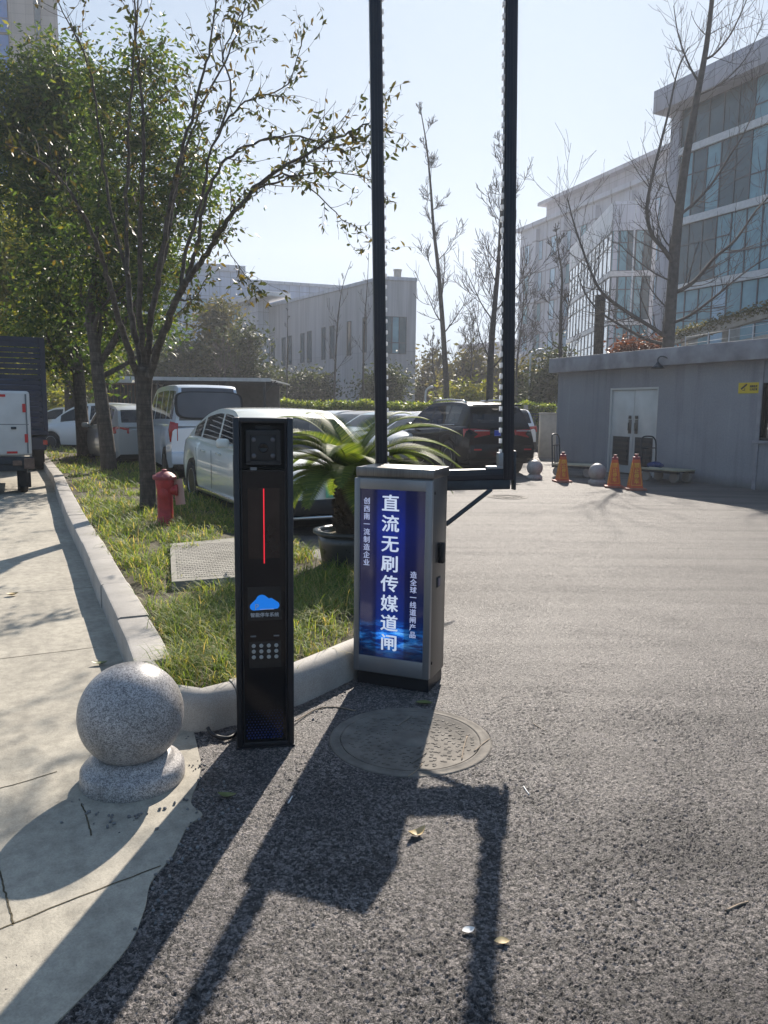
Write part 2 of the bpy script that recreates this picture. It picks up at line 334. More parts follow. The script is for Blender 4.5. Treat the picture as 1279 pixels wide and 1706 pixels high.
    M['pot'] = plain('dark glazed pot', (.032, .036, .036), .3, var=.25, vscale=5, coat=.4)
    M['pot_rim'] = plain('pot rim', (.06, .064, .064), .4, var=.2)
    for k, c, cw in (('white', (.74, .75, .74), 1), ('cream', (.76, .78, .71), 1), ('vanwhite', (.62, .68, .76), .7), ('dark', (.006, .007, .010), .12), ('silver', (.40, .41, .41), .8), ('navy', (.06, .08, .16), 1), ('teal', (.40, .52, .56), 1), ('tan', (.36, .32, .28), 1), ('lilac', (.56, .58, .68), 1)):
        M['paint_'+k] = plain('car paint '+k, c, .32 if k != 'dark' else .2, var=.04, vscale=2, coat=cw, spec=.5 if k != 'dark' else .22)
    M['carglass'] = glassy('car glass', (.012, .016, .018), .02, .84)
    M['carglass_dark'] = glassy('dark car glass', (.008, .009, .011), .02, .95)
    M['vanglass'] = glassy('hazy van glass', (.10, .10, .11), .05, .92)
    M['rim'] = plain('alloy rim', (.42, .42, .43), .3, .8)
    M['chrome'] = plain('chrome trim', (.6, .6, .6), .15, .9, var=.03)
    M['taillamp'] = plain('red tail lamp', (.38, .012, .016), .12, coat=1.0)
    M['headlamp'] = plain('clear headlamp', (.55, .57, .6), .08, .3, coat=1.0)
    M['plate_blue'] = plain('blue number plate', (.01, .06, .42), .4)
    M['plate_green'] = plain('green number plate', (.16, .52, .34), .4)
    M['plate_black'] = plain('black plate lettering', (.02, .03, .025), .5)
    M['plate_white'] = plain('white plate lettering', (.7, .7, .72), .5)
    M['truckblue'] = plain('dark blue truck paint', (.022, .028, .05), .55, var=.3, vscale=4)
    M['boxwhite'] = plain('dusty white box panel', (.60, .59, .57), .55, var=.10, vscale=3)
    M['reflector'] = plain('red reflector tape', (.52, .02, .02), .4)
    M['conered'] = plain('orange red cone', (.55, .09, .018), .55, var=.15, vscale=8)
    M['conebase'] = plain('faded cone foot', (.36, .13, .09), .7, var=.2, vscale=10)
    M['yellow'] = plain('yellow lettering', (.72, .40, .03), .5, var=.08)
    M['signyellow'] = plain('yellow sign sheet', (.62, .46, .02), .5, var=.05)
    M['wood'] = plain('worn plywood deck', (.36, .33, .23), .75, var=.2, vscale=9)
    M['darksteel'] = plain('dark painted steel', (.03, .04, .05), .5, .3, var=.3, vscale=10)
    M['cartwheel'] = plain('grey cart wheel', (.24, .23, .21), .7)
    t = NT('grey render'); o = t.obj(); a = t.noise(o, .7, 7, .65)
    st = t.noise(t.n('ShaderNodeMapping', Vector=o, Scale=(2.2, 2.2, .12)).outputs[0], 1.4, 6, .65); fine = t.noise(o, 26, 5, .7)
    c = t.ramp(a, [(.3, (.25, .257, .278)), (.7, (.315, .323, .347))]); c = t.mix(1.0, c, t.ramp(st, [(.30, (.74, .74, .76)), (.48, (1, 1, 1)), (.62, (1, 1, 1)), (.78, (1.16, 1.16, 1.15))]), 'MULTIPLY')
    c = t.mix(1.0, c, t.ramp(fine, [(.3, (.86, .86, .86)), (.6, (1, 1, 1))]), 'MULTIPLY')
    sz = t.n('ShaderNodeSeparateXYZ', Vector=o).outputs[2]
    c = t.mix(t.ramp(t.math('ADD', sz, t.math('MULTIPLY', a, .35)), [(.12, (.85,)*3), (.42, (0, 0, 0))]), c, (.06, .065, .055))
    M['render'] = t.P(Base_Color=c, Roughness=.85, Normal=t.bump(fine, .3, .01))
    M['parapet'] = plain('stained grey parapet', (.27, .27, .29), .8, var=.3, vscale=2.5, bump=.3)
    M['doorgrey'] = plain('pale grey steel door', (.55, .56, .55), .35, .15, var=.12, vscale=2)
    M['louvre'] = plain('dark louvre', (.035, .038, .042), .5)
    M['clad_white'] = panel('pale metal cladding', (.56, .58, .64), .9, 1.2, .02, (.32, .33, .36))
    M['clad_blue'] = panel('bluish metal cladding', (.46, .52, .64), 1.1, 1.0, .03, (.28, .31, .38))
    M['clad_warm'] = panel('warm grey cladding', (.42, .41, .46), 1.3, 1.7, .02, (.24, .235, .25))
    M['clad_far'] = panel('grey stone facade', (.42, .44, .50), 3.0, 3.6, .10, (.26, .26, .29))
    M['clad_bright'] = panel('bright white panel', (.72, .72, .73), 1.0, 1.4, .02, (.5, .5, .52))
    M['beige'] = panel('beige stone cladding', (.40, .34, .30), 1.2, .8, .015, (.28, .24, .21))
    M['glass_teal'] = glassy('teal curtain glass', (.15, .31, .37), .04, 1, .8)
    M['glass_dark'] = glassy('dark curtain glass', (.055, .10, .12), .06, 1, .6)
    M['glass_pale'] = glassy('pale curtain glass', (.34, .50, .62), .08, 1, .8)
    M['glass_blue'] = glassy('blue tower glass', (.04, .16, .42), .08, 1, .7)
    M['mullion'] = plain('dark window mullion', (.07, .085, .10), .45, .3)
    M['white_trim'] = plain('white trim', (.62, .62, .62), .5)
    M['roof_pale'] = plain('pale sheet roof', (.50, .52, .54), .45, .2)
    M['shed_dark'] = plain('dark shed wall', (.05, .055, .06), .8, var=.25)
    M['rust'] = plain('rusty bars', (.17, .11, .08), .8, var=.3, vscale=12)
    M['leaf_dry'] = plain('dry tan leaf', (.50, .38, .19), .6, var=.2, vscale=30)
    M['leaf_green'] = plain('olive fallen leaf', (.13, .15, .04), .5, var=.2, vscale=30)
    M['twig'] = plain('dry twig', (.26, .20, .14), .8, var=.3, vscale=30)
    M['pebble'] = plain('broken asphalt crumbs', (.17, .165, .16), .8, var=.5, vscale=60)
    M['paper'] = plain('white scrap', (.7, .7, .68), .6)
mk_materials()
rng = np.random.default_rng(7); random.seed(7)
# ================================================================== SETTING
def sheet(name, poly, z, mat, thick=None, origin=(0, 0), rot=0.0):
    """flat sheet (optionally with a vertical edge) in the frame of origin/rot"""
    T = Matrix.Translation((origin[0], origin[1], 0)) @ Matrix.Rotation(rot, 4, 'Z'); I = T.inverted()
    mb = MB(); pts = [I @ Vector((p[0], p[1], 0)) for p in poly]
    if thick: mb.prism([(p.x, p.y) for p in pts], z-thick, z)
    else: mb.add([(p.x, p.y, z) for p in pts], [tuple(range(len(pts)))])
    o = mb.build(name, mat, recalc=bool(thick)); o.matrix_world = T; return tag(o, kind='structure')
sheet('ground', [(-260, -30), (260, -30), (260, 330), (-260, 330)], 0.0, M['asphalt'])
def vor(x, y, cell, seed):
    """jittered-grid cellular noise: nearest and second distance (in cells) and a random value per cell"""
    X, Y = x/cell, y/cell; ix, iy = np.floor(X), np.floor(Y); d1 = np.full(X.shape, 9.0); d2 = d1.copy(); rv = np.zeros(X.shape)
    h = lambda a, b, k: np.modf(np.abs(np.sin(a*127.1+b*311.7+k*74.7+seed)*43758.5453))[0]
    for i in (-1, 0, 1):
        for j in (-1, 0, 1):
            a, b = ix+i, iy+j; d = np.hypot(a+.1+.8*h(a, b, 1)-X, b+.1+.8*h(a, b, 2)-Y); r = h(a, b, 3)
            n = d < d1; d2 = np.where(n, d1, np.minimum(d2, d)); rv = np.where(n, r, rv); d1 = np.where(n, d, d1)
    return d1, d2, rv
def road_relief():
    """the open-textured asphalt near the gate modelled as real relief: single stones standing proud of the tar"""
    k = .0017; nr = int(math.log(7.0/1.25)/k); nc = int(1.75/k); yy = 1.25*np.exp(k*np.arange(nr)); uu = -.80+k*np.arange(nc)
    y = np.repeat(yy[:, None], nc, 1); x = y*uu[None]; x, y = x.ravel(), y.ravel()
    wx = x+.003*np.sin(y*410+x*130); wy = y+.003*np.sin(x*380-y*170)
    d1, d2, r = vor(wx, wy, .0105, 1.3); e1, e2, q = vor(wx, wy, .0060, 5.1)
    st = np.clip((d2-d1)*2.6, 0, 1); sm = np.clip((e2-e1)*2.2, 0, 1)
    z = 0.0068*(r**1.4)*st**.7+.0022*q*sm
    low = (np.sin(x*5.1+np.sin(y*3.7))*np.sin(y*4.3+1.7*np.sin(x*2.9))); z = z*(.85+.25*low)
    fade = np.clip((6.6-y)/3.2, 0, 1)*np.clip((x/y+.78)/.04, 0, 1)*np.clip((.93-x/y)/.04, 0, 1)
    z = .0012+z*(.25+.75*fade)-.006*(1-np.clip((6.9-y)/.3, 0, 1))
    c = G(683, 1232); rr = np.hypot(x-c.x, y-c.y); z = np.where(rr < .372, -.004, z)
    i = np.arange(nr*nc).reshape(nr, nc); F = np.stack([i[:-1, :-1], i[:-1, 1:], i[1:, 1:], i[1:, :-1]], -1).reshape(-1, 4)
    tag(np_mesh('road_surface', np.stack([x, y, z], 1), F, M['asphalt'], smooth=True), kind='structure')
road_relief()
KZ = .185
kl = [G(px, py, KZ) for px, py in ((40, 725), (86, 789), (110, 853), (136, 904), (161, 960), (210, 1065), (223, 1103))]
kf = [G(px, py, 0) for px, py in ((330, 1226), (395, 1207), (450, 1193), (500, 1176), (552, 1152), (594, 1131))]
cn = [Vector((-1.175, 3.66, 0)), Vector((-1.155, 3.56, 0)), Vector((-1.105, 3.485, 0)), Vector((-1.03, 3.452, 0)), Vector((-.95, 3.447, 0))]
e = kf[-1]
back = [e+Vector((.10, .16, 0)), e+Vector((.14, .38, 0)), e+Vector((.10, .72, 0)), G(600, 985), G(500, 940), G(392, 876), G(320, 828), G(265, 795), G(215, 765), G(150, 735), G(110, 720)]
bed = [Vector((p.x, p.y, 0)) for p in kl]+cn+[Vector((p.x, p.y, 0)) for p in kf]+[Vector((p.x, p.y, 0)) for p in back]
def smooth_poly(pts, n=4, closed=False):
    out = []; k = len(pts)
    for i in range(k if closed else k-1):
        p0, p1, p2, p3 = pts[(i-1) % k if closed else max(i-1, 0)], pts[i], pts[(i+1) % k], pts[(i+2) % k if closed else min(i+2, k-1)]
        for j in range(n):
            t = j/n; out.append(.5*((2*p1)+(p2-p0)*t+(2*p0-5*p1+4*p2-p3)*t*t+(3*p1-p0-3*p2+p3)*t**3))
    if not closed: out.append(pts[-1])
    return out
kline = [Vector((p.x, p.y, 0)) for p in kl]+smooth_poly(cn, 4)+smooth_poly([Vector((p.x, p.y, 0)) for p in kf]+[Vector((p.x, p.y, 0)) for p in back[:3]], 4)
# concrete lane: from far left to the ragged edge against the new asphalt
edge = [G(px, py, .02) for px, py in ((-150, 1900), (60, 1725), (150, 1640), (213, 1570), (240, 1510), (252, 1462), (287, 1420), (312, 1372), (337, 1352), (318, 1332), (330, 1295), (335, 1268))]
edge = smooth_poly(edge, 6)
lane_poly = edge+[Vector((-.90, 3.49, 0)), Vector((-1.02, 3.50, 0)), Vector((-1.10, 3.56, 0)), Vector((-1.13, 3.7, 0))]+[p+Vector((.05, .03, 0)) for p in reversed([Vector((q.x, q.y, 0)) for q in kl])]+[Vector((-24, 46, 0)), Vector((-45, 46, 0)), Vector((-30, 10, 0)), Vector((-12, -10, 0)), Vector((-3, -4, 0))]
ld = (Vector((kl[2].x, kl[2].y, 0))-Vector((kl[-1].x, kl[-1].y, 0))).normalized()
sheet('lane', [(p.x, p.y) for p in lane_poly], .009, M['lane'], .06, (kl[-1].x, kl[-1].y), math.atan2(ld.y, ld.x))
def soil_poly():
    n = len(kline); out = []
    for i in range(n):
        t = (kline[min(i+1, n-1)]-kline[max(i-1, 0)]).normalized(); q = kline[i]+Vector((-t.y, t.x, 0))*.06; out.append((q.x, q.y))
    return out+[(p.x, p.y) for p in back[3:]]
sheet('planting_bed_soil', soil_poly(), .13, M['soil'], .16)
def joints():
    mb = MB()
    for pts in (((-120, 1592), (0, 1547), (130, 1494), (268, 1442)), ((22, 1540), (14, 1505), (2, 1462), (-20, 1400)), ((-60, 1328), (30, 1305), (95, 1285)), ((152, 1392), (146, 1366), (136, 1338)), ((-300, 1130), (20, 1095), (160, 1078))):
        P = [G(x, y, .0105) for x, y in pts]; q = []
        for i in range(len(P)-1):
            for k in range(8): a = P[i].lerp(P[i+1], k/8); q.append(a+Vector((random.gauss(0, .0012), random.gauss(0, .0012), 0)))
        q.append(P[-1])
        for a, b in zip(q[:-1], q[1:]):
            t = (b-a).normalized(); n = Vector((-t.y, t.x, 0))*.0028; mb.quad(a-n, b-n, b+n, a+n)
    tag(mb.build('lane_joints', M['soil']), kind='structure')
joints()
# kerb: stones ~1 m long with thin joints, rounded upper edge
def kerb():
    mb = MB(); n = len(kline); nor = []
    for i in range(n):
        t = (kline[min(i+1, n-1)]-kline[max(i-1, 0)]).normalized(); nor.append(Vector((-t.y, t.x, 0)))   # towards the bed (left of travel)
    prof_l = [(0, -.05), (0, KZ-.02), (.006, KZ-.006), (.02, KZ), (.185, KZ), (.195, KZ-.01), (.195, 0)]
    prof_f = [(0, -.05), (.004, .10), (.014, .135), (.035, .168), (.07, .186), (.10, .189), (.105, .17), (.105, 0)]
    def stones(idx, prof, step):
        cum = [0.0]
        for i in range(1, len(idx)): cum.append(cum[-1]+(kline[idx[i]]-kline[idx[i-1]]).length)
        def at(d):
            for i in range(1, len(idx)):
                if d <= cum[i] or i == len(idx)-1:
                    w = (d-cum[i-1])/max(1e-6, cum[i]-cum[i-1]); a, b = idx[i-1], idx[i]
                    return kline[a].lerp(kline[b], w), nor[a].lerp(nor[b], w).normalized()
        d = 0.0
        while d < cum[-1]-.05:
            e2 = min(d+step*random.uniform(.97, 1.03), cum[-1]); k = max(3, int((e2-d)/.12)); dz = random.uniform(-.006, .006); dx = random.uniform(-.006, .006); vs = []
            for i in range(k+1):
                p, q = at(d+.003+(e2-d-.006)*i/k)
                for (a, z) in prof: vs.append(p+q*(a+dx)+Vector((0, 0, z+dz)))
            m = len(prof)
            fs = [(i*m+j, (i+1)*m+j, (i+1)*m+j+1, i*m+j+1) for i in range(k) for j in range(m-1)]+[tuple(range(m)), tuple(k*m+j for j in range(m-1, -1, -1))]
            mb.add(vs, fs); d = e2
    nl = len(kl)
    stones(list(range(nl-1, -1, -1))[::-1], prof_l, 1.0)
    stones(list(range(nl-1, n)), prof_f, .95)
    return tag(mb.build('kerb', M['kerb'], angle=40, recalc=True), kind='structure')
kerb()
BZ = .13   # soil level of the bed
# grass: thousands of long drooping blades in tussocks
def inside(poly, x, y):
    r = np.zeros(len(x), bool); n = len(poly); j = n-1
    for i in range(n):
        xi, yi, xj, yj = poly[i].x, poly[i].y, poly[j].x, poly[j].y
        c = ((yi > y) != (yj > y)) & (x < (xj-xi)*(y-yi)/(yj-yi+1e-12)+xi); r ^= c; j = i
    return r
lid_quad = [G(280, 912, .2), G(472, 892, .2), G(480, 960, .2), G(286, 972, .2)]
def grass():
    def scatter(x0, x1, y0, y1, per):
        n = int((x1-x0)*(y1-y0)*per); x = rng.uniform(x0, x1, n); y = rng.uniform(y0, y1, n); k = inside(bed, x, y); return x[k], y[k]
    xs, ys = [], []
    for (y0, y1, per) in ((3.3, 5.0, 190), (5.0, 7.5, 120), (7.5, 11, 70), (11, 18, 34), (18, 32, 11)):
        a, b = scatter(-18, 1.2, y0, y1, per); xs.append(a); ys.append(b)
    x = np.concatenate(xs); y = np.concatenate(ys)
    # keep clear of the kerb top, the slab and bald patches
    d = np.full(len(x), 9.0)
    for a, b in zip(kline[:-1], kline[1:]):
        ax, ay, bx, by = a.x, a.y, b.x, b.y; L2 = (bx-ax)**2+(by-ay)**2
        t = np.clip(((x-ax)*(bx-ax)+(y-ay)*(by-ay))/L2, 0, 1); d = np.minimum(d, np.hypot(x-ax-t*(bx-ax), y-ay-t*(by-ay)))
    front = (x > -1.15) & (y < 4.4)
    keep = (d > np.where(front, .13, .25)) & ~inside(lid_quad, x, y)
    thin = np.sin(x*3.1+1.3*np.sin(y*2.3))*np.sin(y*2.7+x) > .35; keep &= ~(thin & (rng.random(len(x)) < .72))
    x, y = x[keep], y[keep]; dist = y
    nb = np.where(dist < 5, 34, np.where(dist < 7.5, 26, np.where(dist < 11, 18, 12)))
    cx = np.repeat(x, nb); cy = np.repeat(y, nb); N = len(cx); hs = np.repeat(rng.uniform(.6, 1.45, len(x)), nb)
    bx = cx+rng.normal(0, .045, N); by = cy+rng.normal(0, .045, N); a = rng.uniform(0, 2*np.pi, N)
    lean = np.repeat(rng.uniform(0, 2*np.pi, len(x)), nb); a = np.where(rng.random(N) < .35, lean+rng.normal(0, .6, N), a)
    Ln = rng.uniform(.08, .215, N)*hs; Ln *= np.where(rng.random(N) < .2, .5, 1); w = rng.uniform(.0016, .0032, N)*np.clip(cy/4.5, 1, 3.2); droop = rng.uniform(.9, 2.6, N)
    K = 5; V = np.zeros((N, K, 2, 3)); ux, uy = np.cos(a), np.sin(a)
    th = rng.uniform(1.1, 1.5, N); px = np.zeros(N); pz = np.zeros(N)
    for k in range(K):
        ww = w*(1-(k/(K-1))**2*.95)
        for s_, sg in ((0, -1), (1, 1)):
            V[:, k, s_, 0] = bx+ux*px-uy*ww*sg; V[:, k, s_, 1] = by+uy*px+ux*ww*sg; V[:, k, s_, 2] = BZ-.01+np.maximum(pz, .004)
        px = px+np.cos(th)*Ln/(K-1); pz = pz+np.sin(th)*Ln/(K-1); th = th-droop/(K-1)*1.15
    base = np.arange(N)[:, None, None]*(K*2); q = np.array([[k*2, k*2+1, k*2+3, k*2+2] for k in range(K-1)])[None]
    F = (base+q).reshape(-1, 4); o = np_mesh('grass', V.reshape(-1, 3), F, M['grass'], smooth=True); tag(o, kind='stuff'); tag(o, 'long drooping green and straw grass filling the kerbed bed', 'grass')
grass()
def crumbs():
    """broken asphalt crumbs lying along the lane edge and around the bollard foot"""
    mb = MB(); ico = bmesh.new(); bmesh.ops.create_icosphere(ico, subdivisions=1, radius=1); bv = [v.co.copy() for v in ico.verts]; bf = [tuple(v.index for v in f.verts) for f in ico.faces]; ico.free()
    spots = []
    for i in range(110):
        p = random.choice(edge[20:]); spots.append((p.x+random.gauss(.05, .05), p.y+random.gauss(.02, .06), .010 if random.random() < .4 else .002))
    c = G(225, 1315, .02)
    for i in range(60):
        w = random.uniform(-2.6, .9); rr = .22+abs(random.gauss(0, .06)); spots.append((c.x+.0+rr*math.cos(w), c.y+.05+rr*math.sin(w), .010))
    for p in kf[:]:
        for i in range(16): spots.append((p.x+random.gauss(0, .1), p.y-random.uniform(.01, .10), .002))
    for i in range(14):
        spots.append((random.uniform(-.9, 2.5), random.uniform(1.9, 6), .002))
    for (x, y, z) in spots:
        s = random.choice((.003, .004, .006, .008)); A = Matrix.Rotation(random.uniform(0, 6), 3, Vector((random.random()-.5, random.random()-.5, random.random())).normalized())
        mb.add([Vector((x, y, z+s*.4))+A @ Vector((v.x*s*random.uniform(.7, 1.4), v.y*s, v.z*s*.7)) for v in bv], bf)
    o = mb.build('gravel', M['pebble']); tag(o, kind='stuff'); tag(o, 'loose dark asphalt crumbs scattered on the road and lane edge', 'gravel')
crumbs()
# ================================================================== NEAR OBJECTS
def terminal():
    a, b = G(395, 1250), G(490, 1244); d = b-a; w = d.length; ang = math.atan2(d.y, d.x); H = CAMH-(698-684)/FPX*3.5
    H = 1.462; dp = .17
    t = thing('parking_terminal', 'black upright parking payment terminal with lit cloud symbol and red light strip', 'parking terminal', ((a.x+b.x)/2, (a.y+b.y)/2, 0), ang)
    hw = w/2
    mb = MB()
    mb.rbox(-hw, -hw+.026, 0, dp, .012, H, .004); mb.rbox(hw-.026, hw, 0, dp, .012, H, .004)
    mb.rbox(-hw+.026, hw-.026, .003, dp, H-.022, H-.001, .003); mb.rbox(-hw+.026, hw-.026, .003, dp, .012, .03, .003); mb.box(-hw+.026, hw-.026, dp-.02, dp-.002, .03, H-.022)
    mb.box(-hw+.030, -hw+.034, -.001, .02, .03, H-.02); mb.box(hw-.034, hw-.030, -.001, .02, .03, H-.02)
    mb.box(-hw-.004, hw+.004, -.004, dp+.004, 0, .012)
    mb.build('body', M['alu_dark'], t, angle=30)
    gz = H-.025-.20
    g = MB(); g.box(-hw+.0345, hw-.0345, .006, .012, .031, gz); fg = g.build('front_panel', M['blackglass'], t)
    # recessed camera bay at the top
    mb = MB(); mb.box(-hw+.03, hw-.03, .10, .105, gz, H-.022); mb.box(-hw+.03, hw-.03, .006, .10, gz, gz+.003); mb.build('camera_bay', M['black'], t)
    c = MB(); c.rbox(-.075, .075, .012, .095, gz+.022, gz+.175, .008); cz = gz+.098
    for s in (-1, 1): c.box(s*.064-.009, s*.064+.009, .003, .0125, cz-.064, cz+.064)
    c.box(-.073, .073, .003, .0125, cz+.055, cz+.072); c.box(-.073, .073, .003, .0125, cz-.072, cz-.055); c.box(-.03, .03, .03, .09, gz+.175, gz+.19)
    cm = c.build('camera', M['black'], t, angle=30)
    for sx in (-1, 1):
        for sz in (-1, 1):
            l = MB(); l.lathe([(.0105, .012), (.0105, .0075), (.007, .0055), (.0, .005)], 16, c=(sx*.040, 0, cz+sz*.034), axis='y', cap=False); l.build('lamp', M['lens'], cm, smooth=True)
    l = MB(); l.lathe([(.021, .012), (.021, .008), (.016, .007), (.012, .011)], 24, c=(0, 0, cz), axis='y'); l.build('lens', M['blackglass'], cm, smooth=True)
    b_ = MB(); b_.box(-.055, -.028, .003, .010, gz+.004, gz+.016); b_.build('bracket', M['grey_dim'], cm)
    # display window with red light line
    g = MB(); g.box(-.067, .067, .0045, .006, .86, 1.165); g.build('display_window', M['brown_panel'], t)
    g = MB(); g.box(-.0022, .0022, .0028, .0045, .838, 1.162); g.build('light_strip', M['red_led'], t)
    # cloud screen
    sc = MB(); sc.box(-.072, .072, .0045, .006, .585, .735); scr = sc.build('screen', M['screen_dim'], t)
    pts = []
    def arc(cx, cz, r, a0, a1, n=10):
        for i in range(n+1): w_ = R(a0+(a1-a0)*i/n); pts.append((cx+r*math.cos(w_), cz+r*math.sin(w_)))
    arc(-.046, .648, .017, 270, 130); arc(-.012, .675, .025, 165, 45); arc(.026, .672, .0125, 125, 50); arc(.046, .652, .0175, 65, -60)
    cl = MB(); cl.prism(pts, 0, .0012, M=Matrix.Translation((0, .0045, 0)) @ Matrix.Rotation(R(90), 4, 'X')); cl.build('cloud_symbol', M['blue_cloud'], scr)
    text('P', .036, M['white_dim'], scr, 'lettering', FRONT(-.034, .0030, .645), 0, align='CENTER', depth=.0004)
    ln = MB(); ln.box(-.02, .04, .0028, .0034, .6345, .6360); ln.build('underline', M['pale_letter'], scr)
    text('智能停车系统', .0205, M['white_dim'], scr, 'lettering', FRONT(0, .0042, .609), .0004, depth=.0004)
    # keypad
    kp = MB(); kp.box(-.07, .07, .0045, .006, .372, .492); k0 = kp.build('keypad', M['screen_dim'], t)
    for i in range(4):
        for j in range(3):
            k = MB(); x, z = -.0485+.0325*i, .472-.0255*j; k.lathe([(.0088, .0045), (.0088, .003), (.0065, .0022), (.003, .0026), (0, .0026)], 14, c=(x, 0, z), axis='y', cap=False); k.build('key', M['key'], k0, smooth=True)
    for sx in (-1, 1):
        k = MB(); k.box(sx*.05-.012, sx*.05+.012, .005, .006, .512, .518); k.build('speaker_slot', M['grey_dim'], t)
    dm = MB()
    for r in range(11):
        for c_ in range(12 if r % 2 else 11):
            x = -.077+.014*c_-(.007 if r % 2 else 0)+.0035; z = .05+.0125*r; s = .0050*max(.25, 1-r*.075)
            dm.add([(x, .0055, z-s*1.2), (x+s, .0055, z), (x, .0055, z+s*1.2), (x-s, .0055, z)], [(0, 1, 2, 3)])
    dm.build('dot_pattern', M['blue_dot'], t)
    return t
terminal()
def cable():
    mb = MB(); P = [G(346, 1212, .05), G(352, 1222, .03), G(366, 1228, .02), G(384, 1228, .018), G(400, 1222, .02)+Vector((0, .06, 0))]
    tag(mb.tube(smooth_poly(P, 5), .0085, 10).build('hose', M['black'], smooth=True), 'short black cable hose poking out beside the black terminal foot', 'cable')
    mb = MB(); P = [G(488, 1215, .02)+Vector((0, .1, 0)), G(500, 1196, .012), G(530, 1180, .008), G(560, 1178, .006), G(592, 1184, .006)]
    tag(mb.tube(smooth_poly(P, 5), .0035, 8).build('cable', M['twig'], smooth=True), 'thin tan cable running along the ground from terminal to blue display cabinet', 'cable')
cable()
BX = {}
def gate_box():
    a, b, c = G(588, 1140), G(713, 1159), G(741, 1132); d = b-a; w = d.length; ang = math.atan2(d.y, d.x)
    n = Vector((-d.y, d.x, 0)).normalized(); dp = .285; H = 1.20
    loc = (a+b)/2; BX.update(loc=loc, ang=ang, w=w, dp=dp, H=H)
    t = thing('gate_cabinet', 'steel barrier gate cabinet with lit blue advertising display of white Chinese lettering', 'gate cabinet', (loc.x, loc.y, 0), ang)
    hw = w/2
    mb = MB(); mb.rbox(-hw+.004, hw-.004, .03, dp, .07, H-.05, .006, M=None); mb.build('body', M['steel'], t, angle=30)
    mb = MB(); mb.box(-hw+.012, hw-.012, .036, dp-.01, 0, .07); mb.build('plinth', M['alu_dark'], t)
    mb = MB(); mb.rbox(-hw+.002, hw+.004, .012, dp+.006, H-.05, H, .006); mb.build('cap', M['steel'], t, angle=30)
    fr = MB(); z0, z1 = .085, H-.058
    X0, X1, Z0, Z1 = -hw+.032, hw-.036, .175, H-.115
    fr.rbox(-hw, X0, 0, .03, z0, z1, .003); fr.rbox(X1, hw, 0, .03, z0, z1, .003); fr.rbox(X0-.002, X1+.002, .001, .03, z0, Z0, .003); fr.rbox(X0-.002, X1+.002, .001, .03, Z1, z1, .003)
    fr.build('door_frame', M['steel_pale'], t, angle=30)
    s = MB(); s.box(X0-.002, X1+.002, .010, .02, Z0-.002, Z1+.002); s = s.build('display', M['display'], t)
    cx = (X0+X1)/2
    top = Z1-.045; hgt = Z1-Z0
    main = '直流无刷传媒道闸'; n_ = len(main); sz = .083
    for i, ch in enumerate(main):
        text(ch, sz*1.14, M['white_letter'], s, 'lettering', FRONT(cx-.012, .0095, top-.032-i*(hgt-.155)/(n_-1)*1.0, 1.08), .0018, depth=.0006)
    for i, ch in enumerate('创西南一流制造企业'):
        text(ch, .038, M['pale_letter'], s, 'lettering', FRONT(cx-.146, .0095, top-.022-i*.0415, 1.0), .0006, depth=.0005)
    for i, ch in enumerate('造全球一线道闸产品'):
        text(ch, .038, M['pale_letter'], s, 'lettering', FRONT(cx+.122, .0095, top-.40-i*.0405, 1.0), .0006, depth=.0005)
    # fittings on the right flank
    h = MB(); h.rbox(hw-.004, hw+.028, .135, .175, .69, .80, .006); h.build('handle', M['black'], t, angle=30)
    h = MB(); h.rbox(hw-.004, hw+.002, .12, .175, .56, .615, .002); sw = h.build('switch_plate', M['darksteel'], t, angle=30)
    h = MB(); h.box(hw+.002, hw+.004, .13, .165, .568, .607); h.build('switch', M['navy_sw'], sw)
    for z in (H-.125, .16):
        h = MB(); h.lathe([(.009, hw-.006), (.009, hw-.001), (.004, hw)], 14, c=(0, .06, z), axis='x'); h.build('lock', M['black'], t, smooth=True)
    return t
M['navy_sw'] = plain('dark blue switch', (.03, .03, .12), .3)
gate_box()
